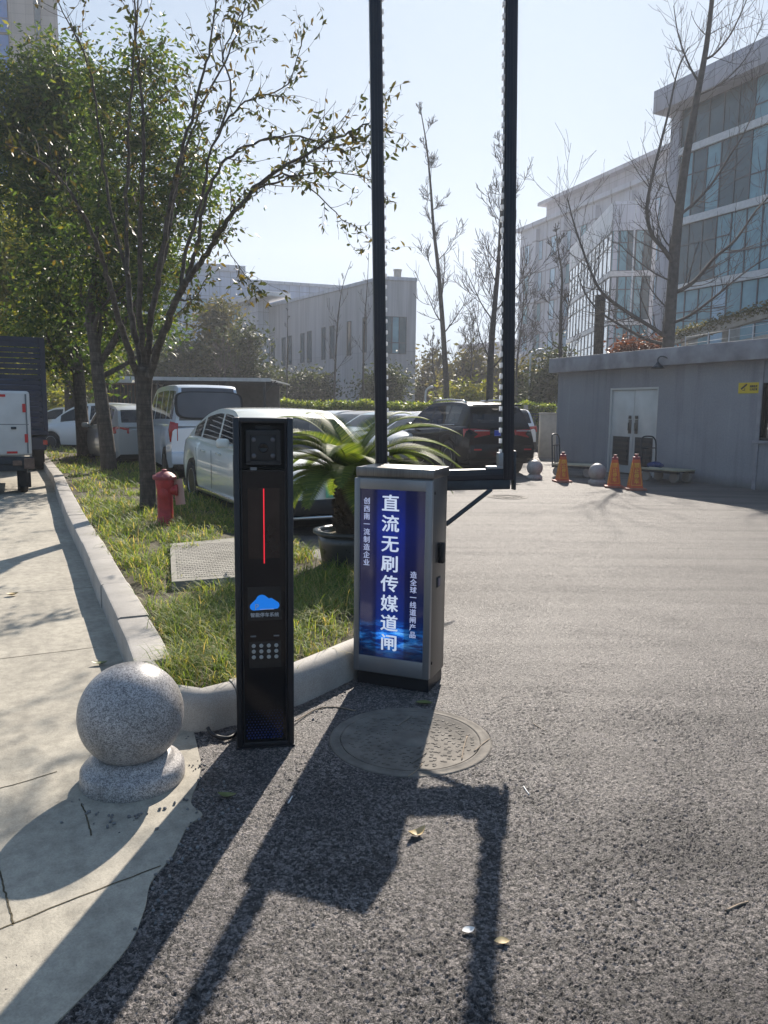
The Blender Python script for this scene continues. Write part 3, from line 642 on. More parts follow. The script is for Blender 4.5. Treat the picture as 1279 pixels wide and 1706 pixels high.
def boom_frame():
    """the advertising boom raised upright: two long rails, a cross bar at the foot, a strut and led modules"""
    A, B = AT(635, 800, 4.42), AT(845, 800, 4.50); d = B-A; w = math.hypot(d.x, d.y); ang = math.atan2(d.y, d.x)
    t = thing('gate_boom', 'tall dark metal boom frame raised upright behind the blue display cabinet', 'barrier frame', (A.x, A.y, 1.085), ang)
    t.rotation_euler = (0, R(-1.45), ang)
    Htop = 3.4
    def rail(x, sgn):
        m = MB(); m.rbox(x-.030, x+.030, -.03, .03, 0, Htop, .004)
        m.box(x-.012, x-.006, -.0325, -.02, .02, Htop); m.box(x+.006, x+.012, -.0325, -.02, .02, Htop); m.box(x+sgn*.03, x+sgn*.036, -.018, .018, .02, Htop)
        return m.build('rail', M['alu_rail'], t, angle=30)
    for x, sg in ((0, 1), (w, -1)):
        r = rail(x, sg)
        for i in range(52):
            z = .10+.062*i; l = MB(); l.rbox(x+sg*.034, x+sg*.047, -.010, .010, z-.008, z+.014, .003, seg=1); l.build('led_module', M['led'], r)
    m = MB(); m.rbox(.030, w-.030, -.03, .03, .004, .066, .004); m.box(.03, w-.03, -.033, -.02, .028, .034); m.build('cross_bar', M['alu_rail'], t, angle=30)
    m = MB(); m.rbox(-.03, w+.012, -.022, .022, -.055, .0035, .004); m.build('bottom_bar', M['darksteel'], t, angle=30)
    m = MB(); m.rbox(w-.13, w-.034, -.036, .02, .0665, .082, .002); m.rbox(w-.062, w-.034, -.036, .02, .082, .16, .002); m.build('corner_bracket', M['steel_pale'], t, angle=30)
    m = MB(); m.rbox(w+.0305, w+.045, -.03, .03, -.06, .17, .004); m.build('end_plate', M['darksteel'], t, angle=30)
    m = MB(); m.tube([(w-.10, -.01, -.055), (.36, -.10, -.24)], .014, 8); m.build('strut', M['darksteel'], t, angle=30)
    m = MB(); m.rbox(.10, .36, -.12, .02, -.05, .0, .006); m.build('pivot_arm', M['darksteel'], t, angle=30)
boom_frame()
def bollard(loc, s, label, rz=0):
    t = thing('stone_bollard', label, 'bollard', loc, rz, 'round stone ball bollards')
    m = MB(); m.lathe([(.212, -.02), (.216, .02), (.213, .06), (.200, .078), (.178, .086), (.168, .10), (.155, .118), (.1, .12)], 64); m.build('foot', M['granite'], t, smooth=True).scale = (s, s, s)
    r = .217; pr = []
    for i in range(33):
        a = R(-52+(142*i/32)); pr.append((r*math.cos(a), .118+r*math.sin(R(52))+r*math.sin(a)))
    pr[-1] = (.0005, pr[-1][1]); m = MB(); m.lathe(pr, 72); m.build('ball', M['granite'], t, smooth=True).scale = (s, s, s)
    return t
bp = G(222, 1296, .009); bollard((bp.x, bp.y, .009), .945, 'big grey speckled granite ball bollard in the foreground on the concrete lane')
p = G(890, 797); bollard(p, .83, 'far stone ball bollard in sunlight just right of the tall frame')
p = G(994, 806); bollard(p, .86, 'shaded stone ball bollard between orange cones before the grey wall')
def manhole(px, py, r, name, label, rot=0.0):
    c = G(px, py); t = thing(name, label, 'manhole cover', (c.x, c.y, 0), rot)
    m = MB(); m.lathe([(r, -.01), (r, .004), (r-.010, .0062), (r-.016, .004), (r-.040, .004), (r-.044, .0062), (r-.050, .0058), (r-.052, 0)], 72, cap=False); m.build('rim', M['cast'], t, smooth=True)
    m = MB(); rc = r-.055; m.lathe([(rc, 0), (rc, .0055), (rc-.012, .0055), (rc-.016, .003), (0.001, .003)], 64, cap=False)
    k = int(2*rc/.03)
    for i in range(k):
        for j in range(k):
            x, y = (i-k/2+.5)*.03+(.015 if j % 2 else 0), (j-k/2+.5)*.03
            if x*x+y*y < (rc-.03)**2 and x*x/.012+y*y/.006 > 1: m.box(x-.008, x+.008, y-.005, y+.005, .002, .0052, M=Matrix.Rotation(.5 if (i+j) % 2 else -.5, 4, 'Z'))
    m.lathe([(.085, .003), (.08, .007), (.001, .0075)], 32, cap=False)
    for s in (-1, 1): m.box(s*.15-.06, s*.15+.06, -.008, .008, .002, .0085, M=Matrix.Rotation(.6, 4, 'Z') @ Matrix.Translation((0, s*.13, 0)))
    m.build('lid', M['cast'], t, angle=40)
    return t
manhole(683, 1232, .372, 'manhole_cover', 'round worn iron manhole cover half in shadow before the blue cabinet', .4)
manhole(845, 828, .36, 'manhole_cover', 'distant round manhole cover in the sunny road beyond the frame', .1)
def hydrant():
    p = G(276, 874, BZ); t = thing('fire_hydrant', 'red post fire hydrant with hanging card standing in the grass', 'fire hydrant', (p.x, p.y, BZ-.02), .1)
    s = .98; m = MB(); m.lathe([(.105, 0), (.105, .03), (.092, .04), (.088, .25), (.090, .42), (.105, .50), (.108, .56), (.100, .575)], 32); m.build('barrel', M['hydrant'], t, smooth=True)
    m = MB(); m.lathe([(.128, .555), (.136, .565), (.136, .59), (.118, .605), (.085, .63), (.05, .645), (.03, .648)], 32); m.lathe([(.03, .64), (.03, .67), (.018, .675)], 6)
    for i in range(8): m.lathe([(.011, .585), (.011, .604), (.006, .606)], 8, c=(.125*math.cos(i*.785), .125*math.sin(i*.785), 0))
    m.build('cap', M['hydrant_top'], t, angle=40)
    m = MB(); m.lathe([(.06, .07), (.06, .125), (.068, .127), (.068, .15), (.03, .155)], 20, c=(0, 0, .43), axis='x'); m.build('outlet', M['hydrant'], t, angle=40)
    m = MB(); m.lathe([(.05, -.075), (.05, -.125), (.058, -.127), (.058, -.145), (.03, -.15)], 20, c=(0, 0, .40), axis='y'); m.build('outlet', M['hydrant'], t, angle=40)
    m = MB(); A = Matrix.Translation((.165, -.02, .43)) @ Matrix.Rotation(R(-35), 4, 'Z') @ Matrix.Rotation(R(-8), 4, 'Y'); m.box(-.075, .075, -.002, .002, -.17, .13, M=A); m.tube([A @ Vector((-.02, 0, .13)), (.10, 0, .56)], .003, 5); m.build('card', M['tagcard'], t)
hydrant()
def slab():
    q = [G(283, 905, .2), G(470, 888, .2), G(478, 954, .2), G(286, 968, .2)]; c = sum(q, Vector())/4
    m = MB(); p2 = [(v.x-c.x, v.y-c.y) for v in q][::-1]
    m.prism([(x, y) for x, y in p2], .06, .195)
    a, b, d_ = Vector(q[3]-c), Vector(q[2]-c), Vector(q[0]-c); e1, e2 = (b-a), (d_-a)
    for i in range(44):
        for j in range(22):
            u, v = (i+.5)/44, (j+.5)/22
            if .05 < u < .95 and .05 < v < .95:
                o = a+e1*u+e2*v; s1, s2 = e1*.0072, e2*(.013)
                if (i+j) % 2: s1, s2 = s1*1.35, s2*.55
                else: s1, s2 = s1*.55, s2*1.35
                z = Vector((0, 0, .1985)); vs = [o-s1-s2, o+s1-s2, o+s1+s2, o-s1+s2]; vs = [Vector((k.x, k.y, 0))+z for k in vs]; lo = [k-Vector((0, 0, .0075)) for k in vs]
                m.add(vs+lo, [(0, 1, 2, 3), (0, 4, 5, 1), (1, 5, 6, 2), (2, 6, 7, 3), (3, 7, 4, 0)])
    o = m.build('utility_hatch', M['slabtop'], recalc=True); o.location = (c.x, c.y, 0)
    tag(o, 'square concrete access slab with tread pattern lying in the grass', 'access cover')
slab()
def cycad():
    p = G(562, 968); t = thing('potted_cycad', 'cycad palm with arching green fronds in a dark glazed pot', 'potted palm', (p.x+.10, p.y+.1, 0))
    m = MB(); m.lathe([(.19, 0), (.205, .02), (.25, .18), (.275, .33), (.285, .42), (.25, .42), (.24, .36)], 40, cap=False); m.build('pot', M['pot'], t, smooth=True)
    m = MB(); m.lathe([(.27, .418), (.30, .412), (.325, .425), (.325, .445), (.30, .452), (.255, .445), (.25, .425)], 40, cap=False); m.build('pot_rim', M['pot_rim'], t, smooth=True)
    m = MB(); m.lathe([(.255, .39), (.18, .41), (.0, .43)], 24, cap=False); m.build('soil', M['soil'], t, smooth=True)
    m = MB(); m.lathe([(.11, .38), (.135, .48), (.14, .62), (.125, .76), (.10, .86), (.05, .92), (.01, .93)], 20, cap=False)
    for i in range(130):
        z = .44+.46*random.random(); a = random.uniform(0, 6.28); r = .135 if z < .75 else .115; b = Vector((math.cos(a)*r, math.sin(a)*r, z)); o_ = Vector((math.cos(a), math.sin(a), .5)); q = Vector((-math.sin(a), math.cos(a), 0))
        m.add([b-q*.02, b+q*.02, b+o_*.035+Vector((0, 0, .01)), b+Vector((0, 0, .035))], [(0, 1, 2), (0, 2, 3), (1, 3, 2)])
    m.build('trunk', M['bark_palm'], t)
    # fronds: rachis with two rows of stiff leaflets
    specs = []
    for i in range(30):
        specs.append((i*2.399+.3, random.uniform(.65, .9), random.choice((.28, .4, .55, .75, .95))+random.uniform(-.1, .1)))
    specs += [(-.1, 1.15, .85), (.15, 1.1, .70), (.4, 1.0, 1.0), (-.35, 1.0, .62), (.05, 1.15, .55), (2.95, 1.05, .8), (3.3, 1.0, .6), (2.75, 1.0, 1.0), (3.6, .9, .4), (-.6, .8, .45), (-2.1, .75, .35), (3.1, .95, .35), (3.5, .95, .75), (.7, 1.0, 1.05), (2.3, .95, 1.1), (-.25, 1.0, .45), (.25, 1.1, .62), (3.15, 1.0, .5)]
    for (az, L, el) in specs:
        V, F = [], []; th = el*1.3+.15; p0 = Vector((0, 0, .86+.05*el)); K = 40; o2 = Vector((math.cos(az), math.sin(az), 0)); side = Vector((-math.sin(az), math.cos(az), 0)); pts = []; q = p0+o2*.04
        for k in range(K+1): pts.append(q); q = q+(o2*math.cos(th)+Vector((0, 0, 1))*math.sin(th))*(L/K); th -= (1.5+.5*random.random())/K
        mb = MB(); mb.tube(pts[::3], [.0075*(1-.8*i/len(pts[::3])) for i in range(len(pts[::3]))], 5)
        for k in range(4, K):
            f = k/K; tl = (pts[k+1]-pts[k]).normalized(); up = side.cross(tl)*-1
            if up.z < 0: up = -up
            ll = .19*math.sin(math.pi*min(1, (.12+.88*f)**.8))+.02
            for s in (-1, 1):
                for h in (0, .5):
                    b = pts[k].lerp(pts[k+1], h); d = (side*s*.86+tl*.45+up*(.28)).normalized()
                    e1 = b+d*ll*.55+Vector((0, 0, -.004)); e2 = b+d*ll+Vector((0, 0, -.018)); wv = tl*.0046
                    mb.add([b-wv, b+wv, e1+wv*1.1, e1-wv*1.1, e2], [(0, 1, 2, 3), (3, 2, 4)])
        mb.build('frond', M['frond'], t)
    for o in t.children:
        pass
cycad()
def leaf(px, py, L, W, curl, rz, mat, label, z=.004):
    p = G(px, py, z); mb = MB(); vs = []; K = 8
    for k in range(K+1):
        f = k/K; w = W*math.sin(math.pi*min(1, f*.97+.02))**.8
        for s in (-1, 0, 1): vs.append(((f-.5)*L, s*w, curl*(2*f-1)**2*L*.5+abs(s)*w*.55+.002))
    fs = [(k*3+j, k*3+3+j, k*3+4+j, k*3+1+j) for k in range(K) for j in (0, 1)]
    o = mb.add(vs, fs).build('fallen_leaf', mat, smooth=True); o.location = p; o.rotation_euler = (0, 0, rz)
    tag(o, label, 'leaf', 'fallen leaves on the ground')
leaf(694, 1392, .075, .020, .7, .6, M['leaf_dry'], 'curled tan leaf lying in the shadow of the blue cabinet')
leaf(836, 1571,   .045, .015, .25, .1, M['leaf_dry'], 'small tan leaf lying on the shadow of the tall frame rail')
leaf(378, 1328, .075, .018, .4, -.1, M['leaf_green'], 'olive leaf lying in the shadow of the black terminal')
leaf(166, 1107, .09, .02, .4, .2, M['leaf_green'], 'green leaf lying in the kerb shadow on the concrete lane', .013)
leaf(706, 1173, .09, .022, .15, -.1, M['leaf_green'], 'pale olive leaf lying against the foot of the blue cabinet')
leaf(21, 992, .09, .03, .4, .7, M['leaf_dry'], 'yellowish leaf alone on the sunlit concrete lane', .013)
leaf(780, 1553, .04, .014, .4, .4, M['paper'], 'tiny pale curled scrap left of the small tan leaf')
def twig(pts, r, label, mat='twig'):
    P = [G(x, y, .006) for x, y in pts]; mb = MB(); P = smooth_poly(P, 4); mb.tube(P, [r*(1-.4*i/len(P)) for i in range(len(P))], 7)
    tag(mb.build('twig', M[mat], smooth=True), label, 'twig', 'dry twigs on the road')
twig([(1210, 1517), (1228, 1508), (1246, 1502)], .0042, 'short thick twig on the sunny asphalt at right')
twig([(769, 1266), (772, 1246), (778, 1226)], .0035, 'pale straight stick lying across the sunlit manhole lid')
twig([(790, 1252), (803, 1240), (815, 1231)], .004, 'pale stick bridging the rim of the near manhole')
twig([(680, 1293), (694, 1283), (703, 1272)], .0025, 'thin bent stem at the shaded front edge of the manhole')
twig([(480, 1338), (484, 1331), (487, 1326)], .0035, 'tiny white stick between the terminal and cabinet shadows', 'paper')
twig([(888, 1205), (898, 1212), (912, 1219)], .0025, 'slim dark twig on the road right of the near manhole')
twig([(872, 1310), (876, 1316), (881, 1323)], .003, 'small white splinter on asphalt below the manhole', 'paper')
# ================================================================== VEHICLES
def interp(pts, x):
    """smooth monotone-ish interpolation through control points"""
    xs = [p[0] for p in pts]; ys = [p[1] for p in pts]
    if x <= xs[0]: return ys[0]
    if x >= xs[-1]: return ys[-1]
    i = max(k for k in range(len(xs)) if xs[k] <= x); i = min(i, len(xs)-2)
    def slope(k):
        if k == 0: return (ys[1]-ys[0])/(xs[1]-xs[0])
        if k == len(xs)-1: return (ys[-1]-ys[-2])/(xs[-1]-xs[-2])
        a = (ys[k]-ys[k-1])/(xs[k]-xs[k-1]); b = (ys[k+1]-ys[k])/(xs[k+1]-xs[k])
        return 0 if a*b <= 0 else 2*a*b/(a+b)
    h = xs[i+1]-xs[i]; t = (x-xs[i])/h; m0, m1 = slope(i)*h, slope(i+1)*h
    return (2*t**3-3*t*t+1)*ys[i]+(t**3-2*t*t+t)*m0+(-2*t**3+3*t*t)*ys[i+1]+(t**3-t*t)*m1
WHEELS = {}
def wheel(parent, x, y, r, w, side):
    key = (round(r, 3), round(w, 3))
    o = tag(bpy.data.objects.new('wheel', None)); COL.objects.link(o); o.parent = parent; o.location = (x, y, r); o.rotation_euler = (0, 0, 0 if side > 0 else math.pi)
    if key not in WHEELS:
        m = MB(); m.lathe([(r*.66, -w*.45), (r*.9, -w*.5), (r*.98, -w*.42), (r, -w*.25), (r, w*.25), (r*.98, w*.42), (r*.9, w*.5), (r*.66, w*.45)], 36, axis='y', cap=False)
        a = m.build('tyre', M['rubber'], o, smooth=True)
        m = MB(); m.lathe([(r*.67, w*.44), (r*.64, w*.46), (r*.60, w*.40), (r*.58, w*.1)], 36, axis='y', cap=False); m.lathe([(r*.60, w*.08), (.001, w*.08)], 24, axis='y', cap=False, m=1)
        for k in range(5):
            A = Matrix.Rotation(2*math.pi*k/5, 4, 'Y'); m.box(-r*.075, r*.075, w*.22, w*.38, r*.1, r*.62, M=A)
        m.lathe([(r*.16, w*.2), (r*.16, w*.42), (.001, w*.43)], 16, axis='y', cap=False)
        b = m.build('rim', [M['rim'], M['black']], o, angle=35); WHEELS[key] = (a, b)
    else:
        for s in WHEELS[key]: c = s.copy(); COL.objects.link(c); c.parent = o
    return o
def vehicle(name, label, cat, loc, rz, paint, L, W, H, belt, roof, low, wheels, pillars, glass='carglass', nose=(.16, .74), tail=(.10, .80), tumble=.13, wr=.33, clad=None, group=None, zb=.24, rake=.5, glass_t=(.14, .86)):
    """loft a car: belt = top line of the lower body, roof = cabin line, both as (x, z) from the rear (0) to the front (L)"""
    t = thing(name, label, cat, loc, rz, group); P = M[paint] if isinstance(paint, str) else paint
    off = L/2; hwid = W/2
    xs = set(np.linspace(.02, L-.02, 30).round(3))
    for wx in wheels:
        for k in range(-8, 9): xs.add(round(wx+(wr+.055)*math.sin(k*math.pi/16), 3))
    xs = sorted(xs); xs = [x for i, x in enumerate(xs) if i == 0 or x-xs[i-1] > .004]
    wprof = [(0, tail[1]), (tail[0], .93), (.55, .985), (L*.35, 1), (L*.68, 1), (L-.55, .975), (L-nose[0], .90), (L-.05, nose[1]+.04), (L, nose[1])]
    bprof = [(0, zb+.14), (.18, zb+.03), (.5, zb), (L-.6, zb), (L-.2, zb+.0), (L, zb+.07)]
    mb = MB(); rows = []
    for x in xs:
        w = hwid*interp(wprof, x); zt = interp(belt, x); z0 = interp(bprof, x); zarch = 0
        for wx in wheels:
            if abs(x-wx) < wr+.05: zarch = max(zarch, wr+math.sqrt(max(0, (wr+.055)**2-(x-wx)**2)))
        zl = max(z0, zarch); zs = zt-.06
        row = [(w*.94, zl), (w*.985, zl+(zs-zl)*.22), (w, zl+(zs-zl)*.5), (w*.985, zl+(zs-zl)*.8), (w*.955, zs), (w*.90, zt-.012), (w*.84, zt), (w*.45, zt+.022), (0, zt+.028)]
        rows.append([(x-off, y, z) for y, z in row]+[(x-off, -y, z) for y, z in row[-2::-1]])
    n = len(rows[0]); vs = [p for r in rows for p in r]
    fs = [(i*n+j, i*n+j+1, (i+1)*n+j+1, (i+1)*n+j) for i in range(len(rows)-1) for j in range(n-1)]
    fs += [tuple(range(n))[::-1], tuple((len(rows)-1)*n+j for j in range(n))]
    mb.add(vs, fs)
    body = mb.build('body', P, t, angle=38, recalc=True)
    m = MB(); m.rbox(-off+.12, off-.12, -hwid+.16, hwid-.16, zb-.03, .62, .05)
    for wx in wheels: m.lathe([(wr+.05, -hwid+.03), (wr+.05, hwid-.03)], 28, c=(wx-off, 0, wr), axis='y')
    m.build('underbody', M['black'], t)
    # cabin
    zr = lambda x: interp(roof, x)
    x0, x1 = roof[0][0], roof[-1][0]
    cs = set(np.linspace(x0, x1, 40).round(3)) | {round(p, 3) for a in pillars for p in a[:2]}
    # extra stations where the roof line is steep
    for (a, za), (b, zb2) in zip(roof[:-1], roof[1:]):
        if abs(zb2-za) > .08: cs |= set(np.linspace(a, b, 7).round(3))
    cs = sorted(cs); cs = [x for i, x in enumerate(cs) if i == 0 or x-cs[i-1] > .003]
    T = [0, glass_t[0], .4, .65, glass_t[1], 1.0]; Y = [.90, .55, 0]
    rows = []
    for x in cs:
        w = hwid*interp(wprof, x)*.90; zt = interp(belt, x)-.02; z = max(zr(x), zt+.001)
        wt = w-tumble*(z-zt)/max(.2, H-zt)-.02*(z-zt)/max(.2, H-zt)
        row = [(w+(wt-w)*q, zt+(z-zt)*q*(1 if q < 1 else .985)) for q in T]+[(wt*k, z+.018*(1-k*k)*(min(1, (z-zt)/.3))) for k in Y]
        rows.append([(x-off, y, zz) for y, zz in row]+[(x-off, -y, zz) for y, zz in row[-2::-1]])
    n = len(rows[0]); vs = [p for r in rows for p in r]; NT_ = len(T)
    ztop = max(p[1] for p in roof)
    xr = min(p[0] for p in roof if p[1] > ztop-.14); xf = max(p[0] for p in roof if p[1] > ztop-.14)
    grp = {}
    for i in range(len(cs)-1):
        xm = (cs[i]+cs[i+1])/2
        for j in range(n-1):
            f = (i*n+j, i*n+j+1, (i+1)*n+j+1, (i+1)*n+j); jj = j if j < n//2 else n-2-j; side = 0 if j < n//2 else 1; key = 'roof'
            if 1 <= jj <= NT_-3:
                for k, (a, b) in enumerate(pillars):
                    if a < xm < b: key = ('side_window', side, k)
            elif jj >= NT_:
                zf = (zr(xm)-interp(belt, xm))/(ztop-interp(belt, xm))
                if xm > xf and .05 < zf < .93: key = 'windshield'
                if xm < xr and .16 < zf < .90: key = 'rear_window'
            grp.setdefault(key, []).append(f)
    for key, fl in grp.items():
        used = sorted({i for f in fl for i in f}); mp = {u: k for k, u in enumerate(used)}
        m = MB(); m.add([vs[u] for u in used], [tuple(mp[i] for i in f) for f in fl])
        nm = key if isinstance(key, str) else key[0]
        m.build('cabin' if nm == 'roof' else nm, P if nm == 'roof' else M[glass], t, angle=50, recalc=False)
    # interior
    m = MB(); zb1 = interp(belt, L*.5)
    for fx in (.40, .60):
        for s in (-1, 1): m.rbox(x0+(x1-x0)*fx-.08-off, x0+(x1-x0)*fx+.06-off, s*hwid*.42-.22, s*hwid*.42+.22, .6, zb1+.22, .05); m.rbox(x0+(x1-x0)*fx-.06-off, x0+(x1-x0)*fx+.02-off, s*hwid*.42-.12, s*hwid*.42+.12, zb1+.2, zb1+.38, .04)
    m.rbox(x1-.75-off, x1-.35-off, -hwid*.75, hwid*.75, zb1-.15, zb1+.02, .04); m.build('seat', M['black'], t)
    for wx in wheels:
        for s in (-1, 1): wheel(t, wx-off, s*(hwid-.125), wr, .22, s)
    t['_L'] = L
    return t
def mirrors(t, x, y, z, mat):
    for s in (-1, 1):
        m = MB(); pr = []
        m.rbox(x-.05, x+.06, s*(y+.13)-.09, s*(y+.13)+.09, z-.055, z+.075, .045, seg=3); m.tube([(x+.02, s*(y-.03), z-.03), (x+.02, s*(y+.08), z-.02)], .025, 6); m.build('mirror', mat, t, smooth=True)
def lamp_patch(t, name, mat, pts, th=.012, mirror=True, label=None):
    """a lens standing a little proud: pts (x, y, z) quad outline"""
    for s in ((1, -1) if mirror else (1,)):
        q = [Vector((p[0], p[1]*s, p[2])) for p in pts]; nrm = (q[1]-q[0]).cross(q[2]-q[0]).normalized()
        c = sum(q, Vector())/len(q); ce = Vector((0, 0, c.z))
        if nrm.dot(c-ce) < 0: nrm = -nrm
        k = len(q); vs = q+[v+(c-v)*.12+nrm*th for v in q]
        m = MB(); m.add(vs+[v-nrm*.05 for v in q], [tuple(range(k, 2*k))]+[(i, (i+1) % k, k+(i+1) % k, k+i) for i in range(k)]+[(2*k+i, 2*k+(i+1) % k, (i+1) % k, i) for i in range(k)]); m.build(name, mat, t, angle=50, recalc=True)
def plate(t, x, y, z, bg, fg, s, front, tilt=0):
    m = MB(); m.rbox(-.22, .22, 0, .012, -.07, .07, .003); o = m.build('number_plate', bg, t); o.location = (x, y, z); o.rotation_euler = (0, tilt, R(90) if front else R(-90))
    o.rotation_euler = (0, 0, R(90) if front else R(-90))
    m = MB()
    for z_ in (-.062, .058): m.box(-.21, .21, -.0015, .001, z_, z_+.004)
    m.build('border', fg, o); text(s, .105, fg, o, 'lettering', FRONT(0, -.0015, -.0, .95), .001, depth=.0008); return o
def head(dx, dy): return math.atan2(dy, dx)
# pale sedan in front of the van, nose towards the camera
def pale_sedan():
    L, W, H = 4.75, 1.86, 1.50; hv = Vector((.46, -.888, 0)).normalized(); fc = Vector((-.50, 9.15, 0)); c = fc-hv*(L/2)
    t = vehicle('parked_car', 'pale greenish white sedan parked nose forward behind the black terminal', 'car', (c.x, c.y, 0), math.atan2(hv.y, hv.x), 'paint_cream', L, W, H,
        [(0, .86), (.12, 1.0), (.7, 1.06), (1.6, 1.0), (2.6, .96), (3.5, .94), (4.2, .84), (4.6, .70), (L, .58)],
        [(.42, 1.02), (.95, 1.28), (1.5, 1.44), (2.1, 1.50), (2.6, 1.48), (3.0, 1.36), (3.75, .92)], None, (.95, 3.80), [(.85, 1.28), (1.36, 2.22), (2.30, 3.35)], nose=(.3, .62), tail=(.25, .78), wr=.335)
    mirrors(t, 2.95-L/2, .82, 1.02, M['paint_cream'])
    x = L/2
    lamp_patch(t, 'headlight', M['headlamp'], [(x-.16, .60, .70), (x-.42, .86, .76), (x-.46, .87, .70), (x-.13, .60, .655)])
    m = MB(); m.rbox(x-.08, x+.015, -.62, .62, .26, .44, .03); m.build('grille', M['black'], t, angle=40)
    m = MB(); m.rbox(x-.06, x+.03, -.66, .66, .215, .25, .012); m.build('bumper_lip', M['chrome'], t, angle=40)
    plate(t, x+.02, 0, .53, M['plate_green'], M['plate_black'], '川A·C', True)
    for s in (-1, 1):
        for dx in (1.75, 2.6): m = MB(); m.rbox(dx-L/2-.09, dx-L/2+.09, s*.925-.015, s*.925+.015, .86, .885, .008); m.build('door_handle', M['paint_cream'], t, angle=40)
        m = MB(); m.rbox(1.3-L/2, 3.4-L/2, s*.905-.02, s*.905+.025, .25, .32, .012); m.build('sill_trim', M['chrome'], t, angle=40)
    for s in (-1, 1):
        m = MB()
        for dx in (1.40, 2.28, 3.38): m.box(dx-L/2-.003, dx-L/2+.003, s*.932-.004, s*.932+.0005, .36, .90)
        m.build('door_gap', M['black'], t)
pale_sedan()
def white_van():
    L, W, H = 4.6, 1.70, 1.98; rc = Vector((-3.62, 16.0, 0)); a = R(24); hv = Vector((-math.sin(a), math.cos(a), 0)); c = rc+hv*(L/2)
    t = vehicle('parked_van', 'dusty bluish white minivan seen from behind beside the fire hydrant tree', 'van', (c.x, c.y, 0), math.atan2(hv.y, hv.x), 'paint_vanwhite', L, W, H,
        [(0, 1.02), (.06, 1.14), (.5, 1.16), (3.4, 1.1), (4.1, .98), (4.5, .80), (L, .65)],
        [(.03, 1.12), (.07, 1.45), (.13, 1.72), (.22, 1.90), (.42, 1.96), (1.5, 1.98), (2.8, 1.95), (3.3, 1.82), (4.05, .98)], None, (.85, 3.45), [(.32, 1.0), (1.08, 1.85), (1.93, 2.75), (2.9, 3.5)], glass='vanglass', nose=(.2, .8), tail=(.04, .93), wr=.31, tumble=.12)
    x = -L/2
    # big framed rear window, tall lamps, bumper, wiper, dark seal
    for nm, mat, s in (('window_seal', M['rubber'], 1.0), ('rear_window', M['vanglass'], .93)):
        m = MB(); zc = 1.55; q = []
        for i in range(40):
            w_ = 2*math.pi*i/40; e = 5.0; cy = abs(math.cos(w_))**(2/e)*(1 if math.cos(w_) > 0 else -1)*.70*s; cz = abs(math.sin(w_))**(2/e)*(1 if math.sin(w_) > 0 else -1)*(.285*s); q.append((cy, cz))
        xo = -.035 if s == 1 else -.05
        A = Matrix.Translation((x+.085+xo, 0, zc)) @ Matrix.Rotation(R(13), 4, 'Y') @ Matrix.Rotation(R(90), 4, 'Z') @ Matrix.Rotation(R(90), 4, 'X')
        m.prism(q, -.02, .02, M=A); m.build(nm, mat, t)
    lamp_patch(t, 'taillight', M['taillamp'], [(x+.035, .64, .80), (x+.035, .64, 1.18), (x+.06, .80, 1.22), (x+.09, .835, 1.05), (x+.06, .815, .80)], .02)
    m = MB(); m.rbox(x-.06, x+.12, -.80, .80, .34, .60, .04); m.build('bumper', M['paint_vanwhite'], t, angle=40)
    m = MB(); m.rbox(x-.02, x+.04, -.34, .34, .86, 1.0, .02); m.build('plate_recess', M['grey_dim'], t)
    plate(t, x-.022, 0, .93, M['plate_blue'], M['plate_white'], '川A', False)
    m = MB(); m.tube([(x-.03, -.05, 1.22), (x-.02, .35, 1.36)], .009, 6); m.build('wiper', M['black'], t)
    m = MB(); m.box(x+.03, x+.036, -.22, -.02, 1.38, 1.58); m.build('paper_sheet', M['paper'], t)
    mirrors(t, 3.55-L/2, .78, 1.15, M['black'])
white_van()
